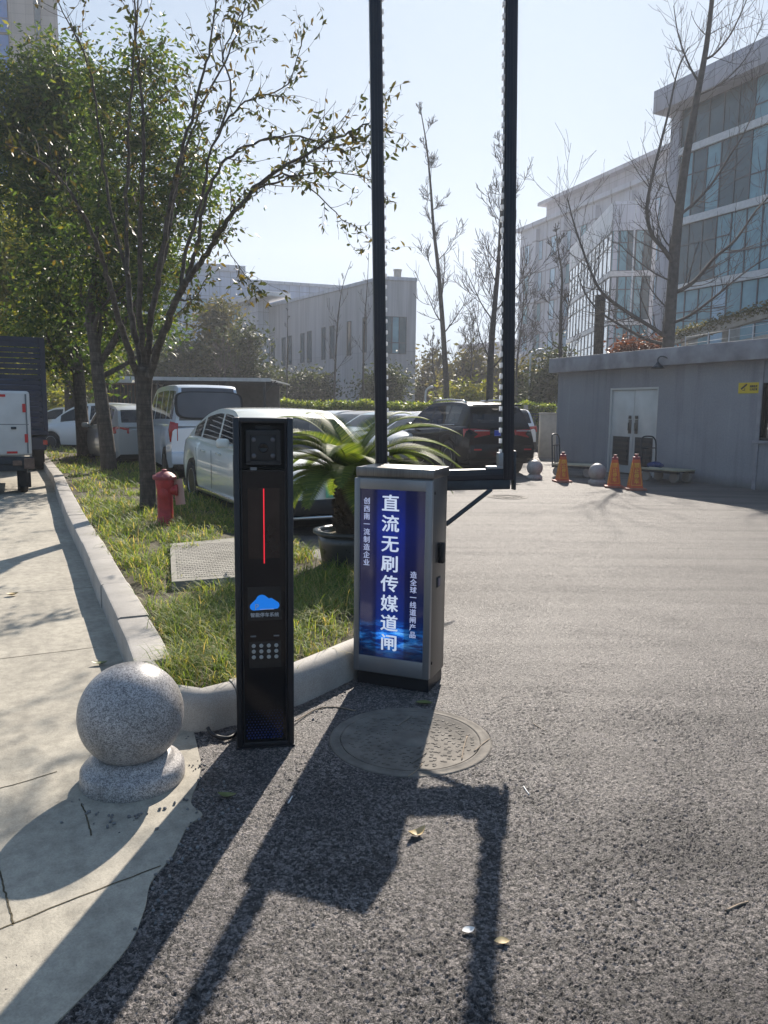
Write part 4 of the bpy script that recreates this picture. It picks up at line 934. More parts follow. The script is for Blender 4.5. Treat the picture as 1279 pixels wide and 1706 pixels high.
def dark_suv():
    L, W, H = 4.85, 1.93, 1.70; a = R(21); hv = Vector((-math.sin(a), math.cos(a), 0)); rc = Vector((2.74, 18.0, 0)); c = rc+hv*(L/2)
    t = vehicle('parked_suv', 'black sport utility car seen from its rear behind the tall frame', 'car', (c.x, c.y, 0), math.atan2(hv.y, hv.x), 'paint_dark', L, W, H,
        [(0, .90), (.06, 1.08), (.4, 1.16), (2.5, 1.06), (3.5, 1.02), (4.4, .92), (4.7, .78), (L, .66)],
        [(.10, 1.12), (.28, 1.42), (.42, 1.60), (.62, 1.675), (1.5, 1.72), (2.4, 1.70), (2.85, 1.58), (3.75, 1.02)], None, (.98, 3.9), [(.72, 1.28), (1.36, 2.2), (2.28, 3.3)], nose=(.25, .75), tail=(.10, .88), wr=.37, zb=.30, tumble=.2)
    x = -L/2
    for s in (-1, 1):
        m = MB(); m.tube([(p-L/2, s*(.64+.0), z) for p, z in ((.65, 1.70), (.8, 1.745), (1.5, 1.775), (2.3, 1.76), (2.5, 1.715))], .022, 8); m.build('roof_rail', M['chrome'], t, smooth=True)
        P = [(.74, 1.60), (1.3, 1.645), (2.1, 1.64), (2.75, 1.53), (3.35, 1.14)]
        m = MB(); m.tube([(p-L/2, s*(.885), z) for p, z in ((.75, 1.175), (1.6, 1.14), (2.6, 1.10), (3.3, 1.08))], .014, 6); m.build('window_trim', M['chrome'], t, smooth=True)
    m = MB(); m.rbox(x+.18, x+.42, -.60, .60, 1.625, 1.665, .015); m.build('spoiler', M['paint_dark'], t, angle=40)
    lamp_patch(t, 'taillight', M['taillamp'], [(x-.01, .34, .955), (x-.01, .34, 1.075), (x+.03, .72, 1.10), (x+.22, .90, 1.09), (x+.20, .905, .90), (x+.03, .72, .885)], .025)
    for s in (-1, 1): m = MB(); m.rbox(x-.03, x-.012, s*.55-.19, s*.55+.19, 1.045, 1.06, .004); m.build('lamp_strip', M['white_dim'], t)
    plate(t, x-.016, 0, 1.0, M['plate_blue'], M['plate_white'], '川A', False)
    m = MB(); m.lathe([(.045, x-.012), (.045, x-.02), (.001, x-.022)], 20, c=(0, 0, 1.15), axis='x', cap=False); m.build('emblem', M['chrome'], t, smooth=True)
    m = MB(); m.rbox(x-.05, x+.2, -.86, .86, .38, .74, .06); m.build('bumper', M['paint_dark'], t, angle=40)
    for s in (-1, 1): m = MB(); m.rbox(x-.056, x-.03, s*.66-.1, s*.66+.1, .60, .64, .008); m.build('reflector', M['taillamp'], t)
    mirrors(t, 3.2-L/2, .88, 1.10, M['paint_dark'])
    m = MB(); m.tube([(.9-L/2, 0, 1.71), (.72-L/2, 0, 1.80)], .018, 6); m.build('antenna', M['black'], t)
dark_suv()
SED_BELT = [(0, .84), (.12, .97), (.7, 1.02), (1.6, .97), (2.6, .94), (3.5, .92), (4.2, .82), (4.55, .68), (4.65, .58)]
SED_ROOF = [(.45, 1.0), (1.0, 1.26), (1.5, 1.40), (2.1, 1.46), (2.55, 1.44), (2.95, 1.33), (3.7, .90)]
def sedan(loc, rz, paint, label, group=None, front=True):
    L = 4.65
    t = vehicle('parked_car', label, 'car', loc, rz, paint, L, 1.80, 1.46, SED_BELT, SED_ROOF, None, (.95, 3.7), [(.85, 1.30), (1.38, 2.2), (2.28, 3.3)], nose=(.3, .66), tail=(.25, .78), wr=.32)
    mirrors(t, 2.9-L/2, .80, 1.0, M[paint]); x = L/2
    lamp_patch(t, 'headlight', M['headlamp'], [(x-.14, .55, .68), (x-.40, .82, .74), (x-.44, .83, .66), (x-.11, .55, .62)])
    lamp_patch(t, 'taillight', M['taillamp'], [(-x+.0, .45, .72), (-x+.0, .45, .84), (-x+.18, .80, .86), (-x+.16, .80, .72)])
    m = MB(); m.rbox(x-.06, x+.01, -.5, .5, .30, .46, .03); m.build('grille', M['black'], t); return t
ROW = [((545, 735), 29.0, 'paint_white', 'white sedan farthest in the parked row before the hedge'), ((588, 735), 27.0, 'paint_tan', 'brownish sedan second farthest in the row before the hedge'),
       ((628, 735), 25.0, 'paint_teal', 'pale teal sedan in the middle of the row before the hedge'), ((672, 735), 23.2, 'paint_lilac', 'bluish grey sedan in the row just left of the tall frame'),
       ((708, 735), 21.6, 'paint_silver', 'silver sedan partly hidden by the black sport utility car')]
for (px, py), Y, pt, lb in ROW:
    q = AT(px, py, Y); tag(sedan((q.x+.35, Y+.6, 0), math.atan2(-.62, -.78), pt, lb), group='cars parked in a row before the hedge')
def white_hatch():
    L, W, H = 4.3, 1.82, 1.6; a = R(8); hv = Vector((-math.sin(a), math.cos(a), 0)); rc = Vector((4.0, 24.3, 0)); c = rc+hv*(L/2)
    t = vehicle('parked_suv', 'white car with red tail lamp showing behind the black sport utility car', 'car', (c.x, c.y, 0), math.atan2(hv.y, hv.x), 'paint_white', L, W, H,
        [(0, .9), (.08, 1.02), (.4, 1.06), (2.4, .98), (3.3, .95), (4.0, .8), (L, .6)], [(.06, 1.02), (.2, 1.25), (.36, 1.46), (.6, 1.56), (1.4, 1.6), (2.1, 1.57), (2.5, 1.46), (3.2, .95)], None, (.8, 3.4), [(.62, 1.15), (1.25, 1.95), (2.05, 2.9)], glass='carglass_dark', tail=(.1, .85), wr=.33)
    x = -L/2; lamp_patch(t, 'taillight', M['taillamp'], [(x+.02, .55, .86), (x+.02, .55, 1.04), (x+.08, .80, 1.06), (x+.2, .88, 1.0), (x+.16, .87, .86)], .02)
    m = MB(); m.rbox(x-.05, x+.2, -.82, .82, .30, .56, .05); m.build('bumper', M['black'], t, angle=40)
white_hatch()
def left_cars():
    q = AT(112, 735, 31.0); t = sedan((q.x+.3, 31.0, 0), math.atan2(.25, -.97), 'paint_white', 'white sedan seen side on past the dark cage truck')
    q = AT(212, 760, 19.5); L = 4.2; a = math.atan2(-.50, .87)
    t = vehicle('parked_minivan', 'silver hatchback with mud streaks parked between the tree trunks and the white van', 'car', (q.x-.3, 20.5, 0), math.atan2(.84, -.54), 'paint_silver', L, 1.76, 1.55,
        [(0, .9), (.08, 1.02), (.4, 1.06), (2.4, .98), (3.3, .93), (4.0, .78), (L, .6)], [(.06, 1.02), (.25, 1.25), (.42, 1.42), (.7, 1.5), (1.4, 1.55), (2.1, 1.52), (2.5, 1.4), (3.25, .93)], None, (.75, 3.35), [(.62, 1.15), (1.25, 1.95), (2.05, 2.9)], wr=.31, tail=(.1, .84))
    x = -L/2; lamp_patch(t, 'taillight', M['taillamp'], [(x+.02, .5, .86), (x+.02, .5, 1.0), (x+.08, .78, 1.04), (x+.2, .85, 1.0), (x+.16, .84, .86)], .02); mirrors(t, 2.8-L/2, .8, 1.0, M['paint_silver'])
    q = AT(168, 740, 26); L = 4.5
    t = vehicle('parked_minivan', 'white people carrier with dark windows beyond the trunks at left', 'car', (q.x, 26, 0), math.atan2(.25, -.97), 'paint_white', L, 1.76, 1.62,
        [(0, .9), (.08, 1.02), (.4, 1.06), (2.4, .98), (3.3, .95), (4.2, .8), (L, .6)], [(.06, 1.02), (.25, 1.3), (.42, 1.5), (.7, 1.58), (1.6, 1.62), (2.4, 1.58), (2.8, 1.46), (3.6, .95)], None, (.8, 3.55), [(.62, 1.2), (1.3, 2.1), (2.2, 3.2)], glass='carglass_dark', wr=.31)
left_cars()
def box_truck():
    p = G(40, 824, .009); t = thing('box_van', 'small white box delivery truck with red reflector strips at the left edge', 'delivery truck', (p.x+.17, p.y, .009), R(25.5))
    # local: rear face at y=0, depth away from the camera; right edge at x=0
    Wd, dp, z0, z1 = 1.42, 1.9, .66, 1.73
    m = MB(); m.rbox(-Wd, 0, 0, dp, z0, z1, .05, seg=3); m.build('cargo_box', M['boxwhite'], t, angle=40)
    m = MB()
    for z in (1.18, ): m.box(-Wd+.03, -.03, -.004, .002, z-.006, z+.006)
    m.box(-Wd/2-.006, -Wd/2+.006, -.004, .002, z0+.05, z1-.05)
    for x in (-Wd+.05, -.06): m.box(x-.012, x+.012, -.007, .002, z0+.04, z1-.05)
    m.build('door_seam', M['grey_dim'], t)
    for (x0, x1, za, zb_) in ((-.52, -.36, 1.63, 1.67), (-.115, -.065, 1.38, 1.52), (-.10, -.05, .88, 1.02), (-.38, -.22, .70, .735), (-1.2, -1.04, .70, .735), (-1.2, -1.04, 1.63, 1.67)):
        m = MB(); m.box(x0, x1, -.011, -.004, za, zb_); m.build('reflector', M['reflector'], t)
    m = MB(); m.rbox(-.30, -.22, -.02, -.002, 1.10, 1.14, .004); m.build('door_latch', M['darksteel'], t)
    m = MB(); m.rbox(-Wd+.02, .01, .02, .12, .52, .64, .01); m.rbox(-Wd+.15, -.1, .1, dp+1.0, .40, .52, .01); m.build('chassis', M['darksteel'], t)
    m = MB(); m.rbox(-.13, .03, -.03, .02, .44, .62, .01); m.rbox(-.30, -.16, -.02, .02, .50, .58, .01); m.build('tail_bracket', M['rust'], t)
    for x in (-.16, -Wd+.16):
        o = wheel(t, x, .55, .30, .17, 1); o.rotation_euler = (0, 0, R(90) if x > -.5 else R(-90))
    m = MB(); m.rbox(-.20, -.03, .30, .32, .10, .36, .01); m.build('mudflap', M['rubber'], t)
    m = MB(); m.rbox(-Wd+.1, -.1, dp+.05, dp+1.2, .45, 1.5, .08, seg=3); m.build('cab', M['paint_white'], t, angle=40)
    return t
box_truck()
def cage_truck():
    p = G(72, 786, .009); t = thing('stake_truck', 'tall dark blue slatted stake truck standing behind the white box truck', 'truck', (p.x+.16, p.y, .009), R(25))
    Wd, dp, z0, z1 = 2.3, 4.2, .95, 2.98
    m = MB(); m.rbox(-Wd, 0, 0, dp, z0-.12, z0, .02); m.build('bed', M['truckblue'], t)
    for x in (-Wd+.05, -.05, -Wd*.5):
        m = MB(); m.rbox(x-.05, x+.05, -.02, .08, z0, z1, .01); m.build('post', M['truckblue'], t)
    m = MB(); m.rbox(-.10, 0, dp-.1, dp, z0, z1, .01); m.build('post', M['truckblue'], t)
    for k in range(17):
        z = z0+.06+k*.118; m = MB(); m.rbox(-Wd+.1, -.1, .0, .03, z, z+.098, .006); m.rbox(-.03, 0, .08, dp-.1, z, z+.098, .006); m.build('slat', M['truckblue'], t)
    m = MB(); m.rbox(-Wd, 0, .02, .06, z1-.14, z1+.02, .02); m.rbox(-.06, 0, .06, dp, z1-.14, z1+.02, .02); m.build('top_rail', M['truckblue'], t)
    m = MB(); m.rbox(-Wd+.1, -.05, .0, .1, .50, .78, .02); m.build('bumper', M['truckblue'], t)
    m = MB(); m.box(-Wd+.02, -.05, .5, dp-.3, .5, .8); m.build('chassis', M['darksteel'], t)
    for x in (-.22, -Wd+.22):
        for y in (.9, 1.75):
            o = wheel(t, x, y, .42, .26, 1); o.rotation_euler = (0, 0, R(90) if x > -1 else R(-90))
    m = MB(); m.rbox(-Wd+.05, -.05, dp+.15, dp+1.9, .6, 2.3, .15, seg=3); m.build('cab', M['paint_navy'], t, angle=40)
    m = MB(); m.box(-.12, -.03, -.028, -.0, .62, .72); m.build('taillight', M['taillamp'], t)
cage_truck()
# ================================================================== GREY SERVICE BUILDING (right) and what stands before it
gb = Facade(G(924, 776), G(1279, 818.5))
def wall_building():
    P = gb.P; Lw = gb.len+9.0; Hw = 2.96
    t = thing('service_building', 'low grey rendered service building with stained parapet at right', 'building', (P.x, P.y, 0), gb.rot)
    dx0, _ = gb.hit(1014, 700); dx1, _ = gb.hit(1094, 700); _, dz1 = gb.hit(1016, 647); dz1 = min(dz1, 2.25)
    wx0, wz1 = gb.hit(1267, 638); _, wz0 = gb.hit(1268, 734); wx1 = wx0+1.5
    pz = 2.57
    m = MB(); th = .22
    m.box(0, dx0, 0, th, -.1, Hw-.02); m.box(dx0, dx1, 0, th, dz1, Hw-.02); m.box(dx1, wx0, 0, th, -.1, Hw-.02); m.box(wx0, wx1, 0, th, -.1, wz0); m.box(wx0, wx1, 0, th, wz1, Hw-.02); m.box(wx1, Lw, 0, th, -.1, Hw-.02)
    m.box(-.001, .22, th, 7, -.1, Hw-.02); m.build('wall', M['render'], t)
    m = MB(); m.box(.1, Lw, .1, 7, Hw-.12, Hw-.02); m.box(.2, Lw, 7, 7.2, -.1, Hw-.02); m.build('roof', M['parapet'], t)
    m = MB(); m.rbox(-.14, Lw, -.24, 0.2, pz, Hw, .01); m.rbox(-.14, .2, .2, 7.2, pz, Hw, .01); m.build('parapet', M['parapet'], t, angle=30)
    # double steel door
    fr = MB(); f = .05; fr.box(dx0, dx0+f, .005, .12, 0, dz1); fr.box(dx1-f, dx1, .005, .12, 0, dz1); fr.box(dx0+f, dx1-f, .005, .12, dz1-f, dz1); fr.build('door_frame', M['doorgrey'], t)
    mid = (dx0+dx1)/2
    for a, b, s in ((dx0+f, mid-.004, 1), (mid+.004, dx1-f, -1)):
        d = MB(); d.rbox(a+.003, b-.003, .05, .10, .03, dz1-f-.004, .004); d = d.build('door', M['doorgrey'], t, angle=30)
        l = MB(); x0, x1 = a+.10, b-.10; l.box(x0, x1, .035, .05, .22, .92)
        for k in range(5): l.box(x0+.04, x1-.04, .012, .034, .29+k*.125, .30+k*.125+.06, m=1)
        l.build('louvre', [M['louvre'], M['darksteel']], d)
        h = MB(); x = b-.11 if s > 0 else a+.11; h.rbox(x-.055, x+.055, .040, .05, 1.0, 1.34, .004); h.tube([(x, .03, 1.08), (x, -.01, 1.08), (x, -.01, 1.26), (x, .03, 1.26)], .012, 8); h.rbox(x-.05, x+.05, .025, .04, 1.36, 1.44, .01); h.build('handle', M['steel'], d, angle=40)
    # window
    w = MB(); w.box(wx0, wx0+.05, .03, .12, wz0, wz1); w.box(wx1-.05, wx1, .03, .12, wz0, wz1); w.box(wx0+.05, wx1-.05, .03, .12, wz0, wz0+.05); w.box(wx0+.05, wx1-.05, .03, .12, wz1-.05, wz1); w.box((wx0+wx1)/2-.03, (wx0+wx1)/2+.03, .03, .12, wz0+.05, wz1-.05); w = w.build('window', M['alu_dark'], t)
    g = MB(); g.box(wx0+.05, wx1-.05, .08, .09, wz0+.05, wz1-.05); g.build('pane', M['carglass_dark'], w)
    g = MB(); g.rbox(wx0-.06, wx1+.06, -.05, .02, wz0-.06, wz0-.003, .006); g.build('sill', M['parapet'], w)
    c = MB(); cx, _ = gb.hit(1258, 780); c.rbox(cx-.045, cx+.045, -.03, .001, 0, 2.6, .01); c.build('downpipe', M['parapet'], t)
    # lamp on the wall
    lx, lz = gb.hit(1114, 607); tl = thing('wall_lamp', 'gooseneck wall lamp with dark shade above the steel double door', 'lamp', (gb.P+gb.u*lx+Vector((0, 0, lz))), gb.rot)
    m = MB(); m.tube(smooth_poly([Vector((.25, -.002, .05)), Vector((.25, -.15, .07)), Vector((.12, -.30, .16)), Vector((0, -.32, .12)), Vector((0, -.32, .03))], 5), .014, 8); m.rbox(.21, .29, -.012, 0.0, .0, .1, .003); m.build('arm', M['darksteel'], tl, smooth=True)
    m = MB(); m.lathe([(.03, .03), (.045, .0), (.10, -.05), (.15, -.10), (.14, -.10), (.09, -.05), (.03, -.02)], 28, c=(0, -.32, 0), cap=False); m.build('shade', M['darksteel'], tl, smooth=True)
    # yellow camera notice
    sx0, sz1 = gb.hit(1231, 638); sx1, sz0 = gb.hit(1265, 655); W_ = sx1-sx0; Hh = .24
    ts = thing('warning_sign', 'yellow surveillance notice with camera symbol beside the window of the grey building', 'sign', gb.P+gb.u*sx0+Vector((0, 0, sz0)), gb.rot)
    Hh = sz1-sz0
    m = MB(); m.box(0, W_, -.012, -.002, 0, Hh); b = m.build('board', M['signyellow'], ts)
    m = MB(); A = Matrix.Translation((W_*.27, -.0135, Hh*.62)) @ Matrix.Rotation(R(-35), 4, 'Y'); m.box(-W_*.16, W_*.14, -.001, .001, -Hh*.09, Hh*.09, M=A); m.box(W_*.14, W_*.17, -.001, .001, -Hh*.05, Hh*.05, M=A); m.box(W_*.30, W_*.33, -.014, -.0125, Hh*.25, Hh*.5); m.box(W_*.2, W_*.33, -.014, -.0125, Hh*.25, Hh*.3); m.build('camera_symbol', M['black'], ts)
    text('视频监控', Hh*.24, M['black'], ts, 'lettering', FRONT(W_*.72, -.0125, Hh*.62, W_/Hh*.38), .003, depth=.0006); text('公共区域', Hh*.24, M['black'], ts, 'lettering', FRONT(W_*.72, -.0125, Hh*.34, W_/Hh*.38), .003, depth=.0006)
    return t
wall_building()
def cone(px, py, s, rz, label):
    p = G(px, py); t = thing('traffic_cone', label, 'traffic cone', (p.x, p.y, 0), rz, 'orange no parking cones before the grey wall')
    m = MB(); m.rbox(-.20*s, .20*s, -.20*s, .20*s, 0, .045*s, .012*s); m.build('foot', M['conebase'], t, angle=40)
    def cs(z): f = (z/s-.045)/.6; return (.135*(1-f)+.058*f)*s
    m = MB(); vs = []
    zs = [.04*s, .645*s]
    for z in zs:
        r = cs(z); vs += [(x*r, y*r, z) for x, y in ((-.9, -1), (.9, -1), (1, -.9), (1, .9), (.9, 1), (-.9, 1), (-1, .9), (-1, -.9))]
    m.add(vs, [(i, (i+1) % 8, 8+(i+1) % 8, 8+i) for i in range(8)]+[tuple(range(8, 16))]); m.build('body', M['conered'], t)
    m = MB(); m.rbox(-.062*s, .062*s, -.062*s, .062*s, .60*s, .665*s, .008*s); m.lathe([(.03*s, .66*s), (.03*s, .705*s), (.045*s, .71*s), (.045*s, .72*s), (.001, .722*s)], 14); m.build('cap', M['hydrant_top'], t, angle=40)
    # border and writing on the faces
    tilt = math.atan((.135-.058)/.6)
    for k in (0, 1, 3):
        A = Matrix.Rotation(R(90)*k, 4, 'Z') @ Matrix.Translation((0, -cs(.34*s)-.0015, .34*s)) @ Matrix.Rotation(-tilt, 4, 'X')
        fr = MB(); hb, hu, z0, z1 = cs(.10*s)*.80, cs(.57*s)*.80, -.24*s, .20*s
        for (a, b) in (((-hb, z0), (hb, z0)), ((hb, z0), (hu, z1)), ((hu, z1), (-hu, z1)), ((-hu, z1), (-hb, z0))):
            fr.tube([A @ Vector((a[0], 0, a[1])), A @ Vector((b[0], 0, b[1]))], .004*s, 4)
        fr.build('border', M['yellow'], t)
        for i, ch in enumerate('禁止停车'):
            text(ch, .105*s, M['yellow'], t, 'lettering', A @ FRONT(0, -.002, (.145-.105*i)*s, .95), .002, depth=.0008)
    return t
cone(936, 803, .90, .05, 'orange cone beside the trolley nearest the far stone ball')
cone(1022, 812, .92, -.2, 'middle orange cone right of the shaded stone ball')
cone(1057, 816, .98, -.1, 'nearest orange cone before the loaded hand trolley')
def trolley(px, py, rz, label, load):
    p = G(px, py); t = thing('hand_trolley', label, 'trolley', (p.x, p.y, 0), rz, 'platform trolleys by the grey wall')
    m = MB(); m.rbox(-.05, .95, -.30, .30, .26, .295, .006); m.build('deck', M['wood'], t, angle=30)
    m = MB(); m.rbox(-.05, .95, -.28, -.24, .21, .26, .004); m.rbox(-.05, .95, .24, .28, .21, .26, .004); m.build('frame', M['darksteel'], t)
    m = MB(); m.tube(smooth_poly([Vector((-.04, -.26, .25)), Vector((-.07, -.26, .80)), Vector((-.09, -.22, .93)), Vector((-.10, -.12, .98)), Vector((-.10, .12, .98)), Vector((-.09, .22, .93)), Vector((-.07, .26, .80)), Vector((-.04, .26, .25))], 4), .017, 8)
    for y in (-.09, .09): m.tube([(-.04, y, .26), (-.07, y, .72)], .010, 6)
    m.tube([(-.07, -.26, .72), (-.07, .26, .72)], .012, 6); m.build('push_handle', M['darksteel'], t, smooth=True)
    for x in (.08, .80):
        for y in (-.22, .22): w = MB(); w.lathe([(.03, -.03), (.10, -.03), (.115, -.015), (.115, .015), (.10, .03), (.03, .03)], 22, c=(x, y, .115), axis='y'); w.box(x-.04, x+.04, y-.04, y+.04, .19, .212); w.build('wheel', M['cartwheel'], t, angle=40)
    return t
trolley(928, 792, -.55, 'hand trolley with bare wooden deck nearest the far corner of the grey wall', False)
tt = trolley(1081, 800, -.98, 'hand trolley standing right of the cones with boards laid across it', True)
p = G(1118, 806); m = MB(); m.rbox(-.32, .2, -.24, .24, .0, .03, .004); o = m.build('wooden_board', M['wood'], angle=30); o.location = (p.x-.2, p.y-.1, .30); o.rotation_euler = (0, R(3), -.35); tag(o, 'loose plywood board lying across the right hand trolley', 'board')
p = G(1085, 790); m = MB(); bm = bmesh.new(); bmesh.ops.create_icosphere(bm, subdivisions=3, radius=1)
bm.verts.index_update(); m.add([(v.co.x*.17*(1+.25*math.sin(9*v.co.y+4*v.co.z)), v.co.y*.14*(1+.2*math.sin(11*v.co.x)), max(-.05, v.co.z*.07*(1+.3*math.sin(7*v.co.x+5*v.co.y)))) for v in bm.verts], [tuple(v.index for v in f.verts) for f in bm.faces]); bm.free()
o = m.build('blue_cloth', plain('blue cloth', (.02, .05, .16), .85, var=.4, vscale=20), smooth=True); q = tt.matrix_basis @ Vector((.14, 0, .345)); o.location = q; tag(o, 'crumpled dark blue cloth heaped on the right hand trolley', 'cloth')
# ================================================================== TREES
def leaf_cloud(name, C, size, mat, parent, origin, elong=2.6, hang=.5, jit=1.0):
    """one small folded diamond per centre point; C is an (N,3) array in world space"""
    N = len(C); C = C-np.array(origin)[None]
    d = rng.normal(size=(N, 3)); d[:, 2] = d[:, 2]*.6-hang; d /= np.linalg.norm(d, axis=1)[:, None]
    r = rng.normal(size=(N, 3)); s = np.cross(d, r); s /= np.linalg.norm(s, axis=1)[:, None]+1e-9; nn = np.cross(d, s)
    L = (size*rng.uniform(.6, 1.35, N))[:, None]; W = L/elong
    V = np.stack([C, C+d*L*.45+s*W*.5+nn*W*.18, C+d*L+nn*L*-.08, C+d*L*.45-s*W*.5+nn*W*.18], 1)
    F = np.arange(N*4).reshape(N, 4)
    return np_mesh(name, V.reshape(-1, 3), F, mat, parent)
def blob_points(blobs, n, clump=.22, per=26, shell=.55):
    """points in leaf clumps spread through ellipsoid blobs ((cx,cy,cz),(rx,ry,rz))"""
    vol = np.array([b[1][0]*b[1][1]*b[1][2] for b in blobs])**.8; vol /= vol.sum(); out = []
    for (c, r), v in zip(blobs, vol):
        k = max(4, int(n*v/per)); u = rng.normal(size=(k, 3)); u /= np.linalg.norm(u, axis=1)[:, None]
        rad = rng.uniform(shell**3, 1.08, k)**(1/3); rad *= 1+.22*np.sin(u[:, 0]*5+c[0])*np.cos(u[:, 2]*4+c[2])
        cc = np.array(c)[None]+u*rad[:, None]*np.array(r)[None]
        cl = clump*rng.uniform(.5, 1.5, k)
        p = np.repeat(cc, per, 0)+rng.normal(size=(k*per, 3))*np.repeat(cl, per)[:, None]*np.array([1, 1, .75])
        out.append(p)
    return np.concatenate(out)
def pxblob(px, py, Y, rpx, rz=None, ry=None):
    c = AT(px, py, Y); s = Y/FPX; return ((c.x, c.y, c.z), (rpx*s, (ry or rpx)*s, (rz or rpx)*s))
def grow(mb, p, d, L, r, depth, tips, up=.25, wig=.35, n=6, kids=(3, 5), ang=(30, 60), rmin=.003, sides=5):
    """recursive limb: tapering wandering tube with side shoots; returns tip points"""
    pts = [p]; q = p.copy(); dd = d.normalized()
    for i in range(n):
        dd = (dd+Vector((random.gauss(0, 1), random.gauss(0, 1), random.gauss(0, 1)))*wig*.3+Vector((0, 0, up*.25))).normalized(); q = q+dd*(L/n); pts.append(q.copy())
    mb.tube(pts, [max(rmin, r*(1-.75*i/n)) for i in range(n+1)], sides, cap=False)
    tips.append((pts, depth))
    if depth > 0:
        for k in range(random.randint(*kids)):
            i = random.randint(1, n-1); t = (pts[i+1]-pts[i-1]).normalized(); a = R(random.uniform(*ang)); ax = t.orthogonal().normalized(); ax.rotate(Matrix.Rotation(random.uniform(0, 6.283), 3, t)); nd = t*math.cos(a)+ax*math.sin(a)
            grow(mb, pts[i], nd, L*random.uniform(.35, .6), max(rmin, r*(1-.75*i/n)*.55), depth-1, tips, up, wig, max(3, n-1), kids, ang, rmin, max(3, sides-1))
def main_tree():
    base = G(248, 852, BZ); Y0 = base.y
    t = thing('street_tree', 'many stemmed street tree with sparse curled leaves beside the red hydrant', 'tree', (base.x, base.y, BZ-.03), 0); o = Vector((base.x, base.y, BZ-.03))
    W = lambda pts, dy: [AT(x, y, Y0+dy*min(1, max(0, (640-y)/300)))-o for x, y in pts]
    tr = MB()
    tr.tube(smooth_poly([Vector((0, 0, -.02))]+W([(247, 838), (246, 790), (243, 730), (240, 680), (240, 640), (241, 612)], 0), 3), [.145, .128, .118, .112]+[.105]*8+[.10]*3+[.105]*2+[.115]*2, 14)
    stems = [
        ([(232, 640), (222, 600), (206, 560), (192, 515), (182, 470), (168, 425), (150, 380), (128, 335), (95, 295), (55, 262), (15, 240)], .062, -.7),
        ([(238, 620), (228, 570), (218, 520), (213, 460), (211, 400), (212, 300), (216, 200), (222, 90), (232, -40)], .060, .5),
        ([(240, 620), (236, 560), (233, 500), (233, 430), (236, 330), (240, 240), (234, 140), (226, 60), (222, -40)], .055, -.3),
        ([(244, 620), (249, 560), (256, 510), (264, 460), (274, 400), (284, 340), (298, 280), (318, 200), (338, 120), (352, 60), (365, -40)], .058, .2),
        ([(248, 630), (262, 585), (276, 545), (292, 505), (306, 478), (322, 452), (345, 420), (366, 385), (392, 352), (425, 315), (470, 278), (520, 252), (570, 225), (612, 205)], .066, -.8),
        ([(300, 490), (303, 455), (312, 410), (326, 365), (338, 320), (346, 270), (362, 225), (390, 185), (432, 160), (480, 140), (505, 60)], .038, .7),
        ([(308, 475), (322, 430), (332, 385), (340, 340), (362, 285), (398, 250), (445, 232), (500, 230), (560, 240), (610, 236)], .036, -.2),
        ([(264, 460), (276, 420), (282, 380), (292, 320), (310, 250), (330, 190), (366, 120), (392, 60), (412, 0), (425, -50)], .034, .8),
        ([(213, 460), (196, 400), (180, 330), (170, 260), (160, 170), (140, 90), (105, 20), (80, -40)], .032, .4),
        ([(345, 420), (390, 350), (440, 305), (480, 290), (530, 325), (570, 365), (598, 378)], .022, -.3),
        ([(362, 225), (385, 150), (372, 90), (400, 30), (440, -30)], .020, .3),
        ([(425, 315), (470, 300), (530, 288), (585, 290), (620, 300)], .018, -.6),
        ([(252, 590), (275, 545), (300, 520), (318, 500)], .02, .1),
        ([(366, 385), (376, 410), (395, 440), (418, 468)], .010, -.5),
        ([(300, 500), (322, 498), (340, 470), (352, 455)], .016, .2),
    ]
    tips = []
    for pts, r, dy in stems:
        P = smooth_poly(W(pts, dy), 4); k = len(P); rad = [max(.005, r*.80*(1-.86*i/k)) for i in range(k)]
        P = [q+Vector((random.gauss(0, .008), random.gauss(0, .02), random.gauss(0, .008))) for q in P]
        tw = MB(); tw.tube(P, rad, 9, cap=False)
        for i in range(int(k*.42), k, 1):
            for _ in range(2 if i > k*.7 else 1):
                if random.random() > .62: continue
                tan = (P[min(i+1, k-1)]-P[max(0, i-1)]).normalized(); ax = tan.orthogonal().normalized(); ax.rotate(Matrix.Rotation(random.uniform(0, 6.283), 3, tan)); a = R(random.uniform(25, 60)); d = tan*math.cos(a)+ax*math.sin(a)
                grow(tw, P[i], d, random.uniform(.25, .75), min(.007, rad[i]*.5), 1, tips, .15, .5, 6, (1, 3), (25, 55), .0018, 4)
        tips.append((P[int(k*.8):], 0)); tw.build('limb', M['bark'], t, smooth=True)
    tr.build('trunk', M['bark'], t, smooth=True)
    # curled leaves in small bunches, thicker on the right side and on the outer shoots
    LV, LF = [], []
    def one(p, d, L):
        s = d.cross(Vector((random.gauss(0, 1), random.gauss(0, 1), random.gauss(0, 1)))).normalized(); nn = d.cross(s); w = L*.19; b = len(LV); cu = random.uniform(.1, .5)
        for f in (0, .3, .65, 1):
            c = p+d*L*f+nn*L*cu*(f*f)*-1; ww = w*(0.12, 1, .85, .04)[int(f*3+.2)] if f else w*.12
            LV.extend([c-s*ww+nn*ww*.4, c+s*ww+nn*ww*.4])
        for k in range(3): LF.append((b+k*2, b+k*2+1, b+k*2+3, b+k*2+2))
    for pts, dp in tips:
        px = (pts[-1].x+o.x)/(pts[-1].y+o.y)*FPX+640; pr = .85 if px > 330 else (.55 if px > 260 else .5)
        for i in range(1, len(pts)):
            for _ in range(2):
                if random.random() < pr*.50:
                    d = Vector((random.gauss(0, .6), random.gauss(0, .6), random.gauss(-.45, .5))).normalized()
                    one(pts[i].lerp(pts[i-1], random.random()), d, random.uniform(.05, .105))
    np_mesh('crown', np.array([tuple(v) for v in LV]), np.array(LF), M['leaf_main'], t, True)
main_tree()
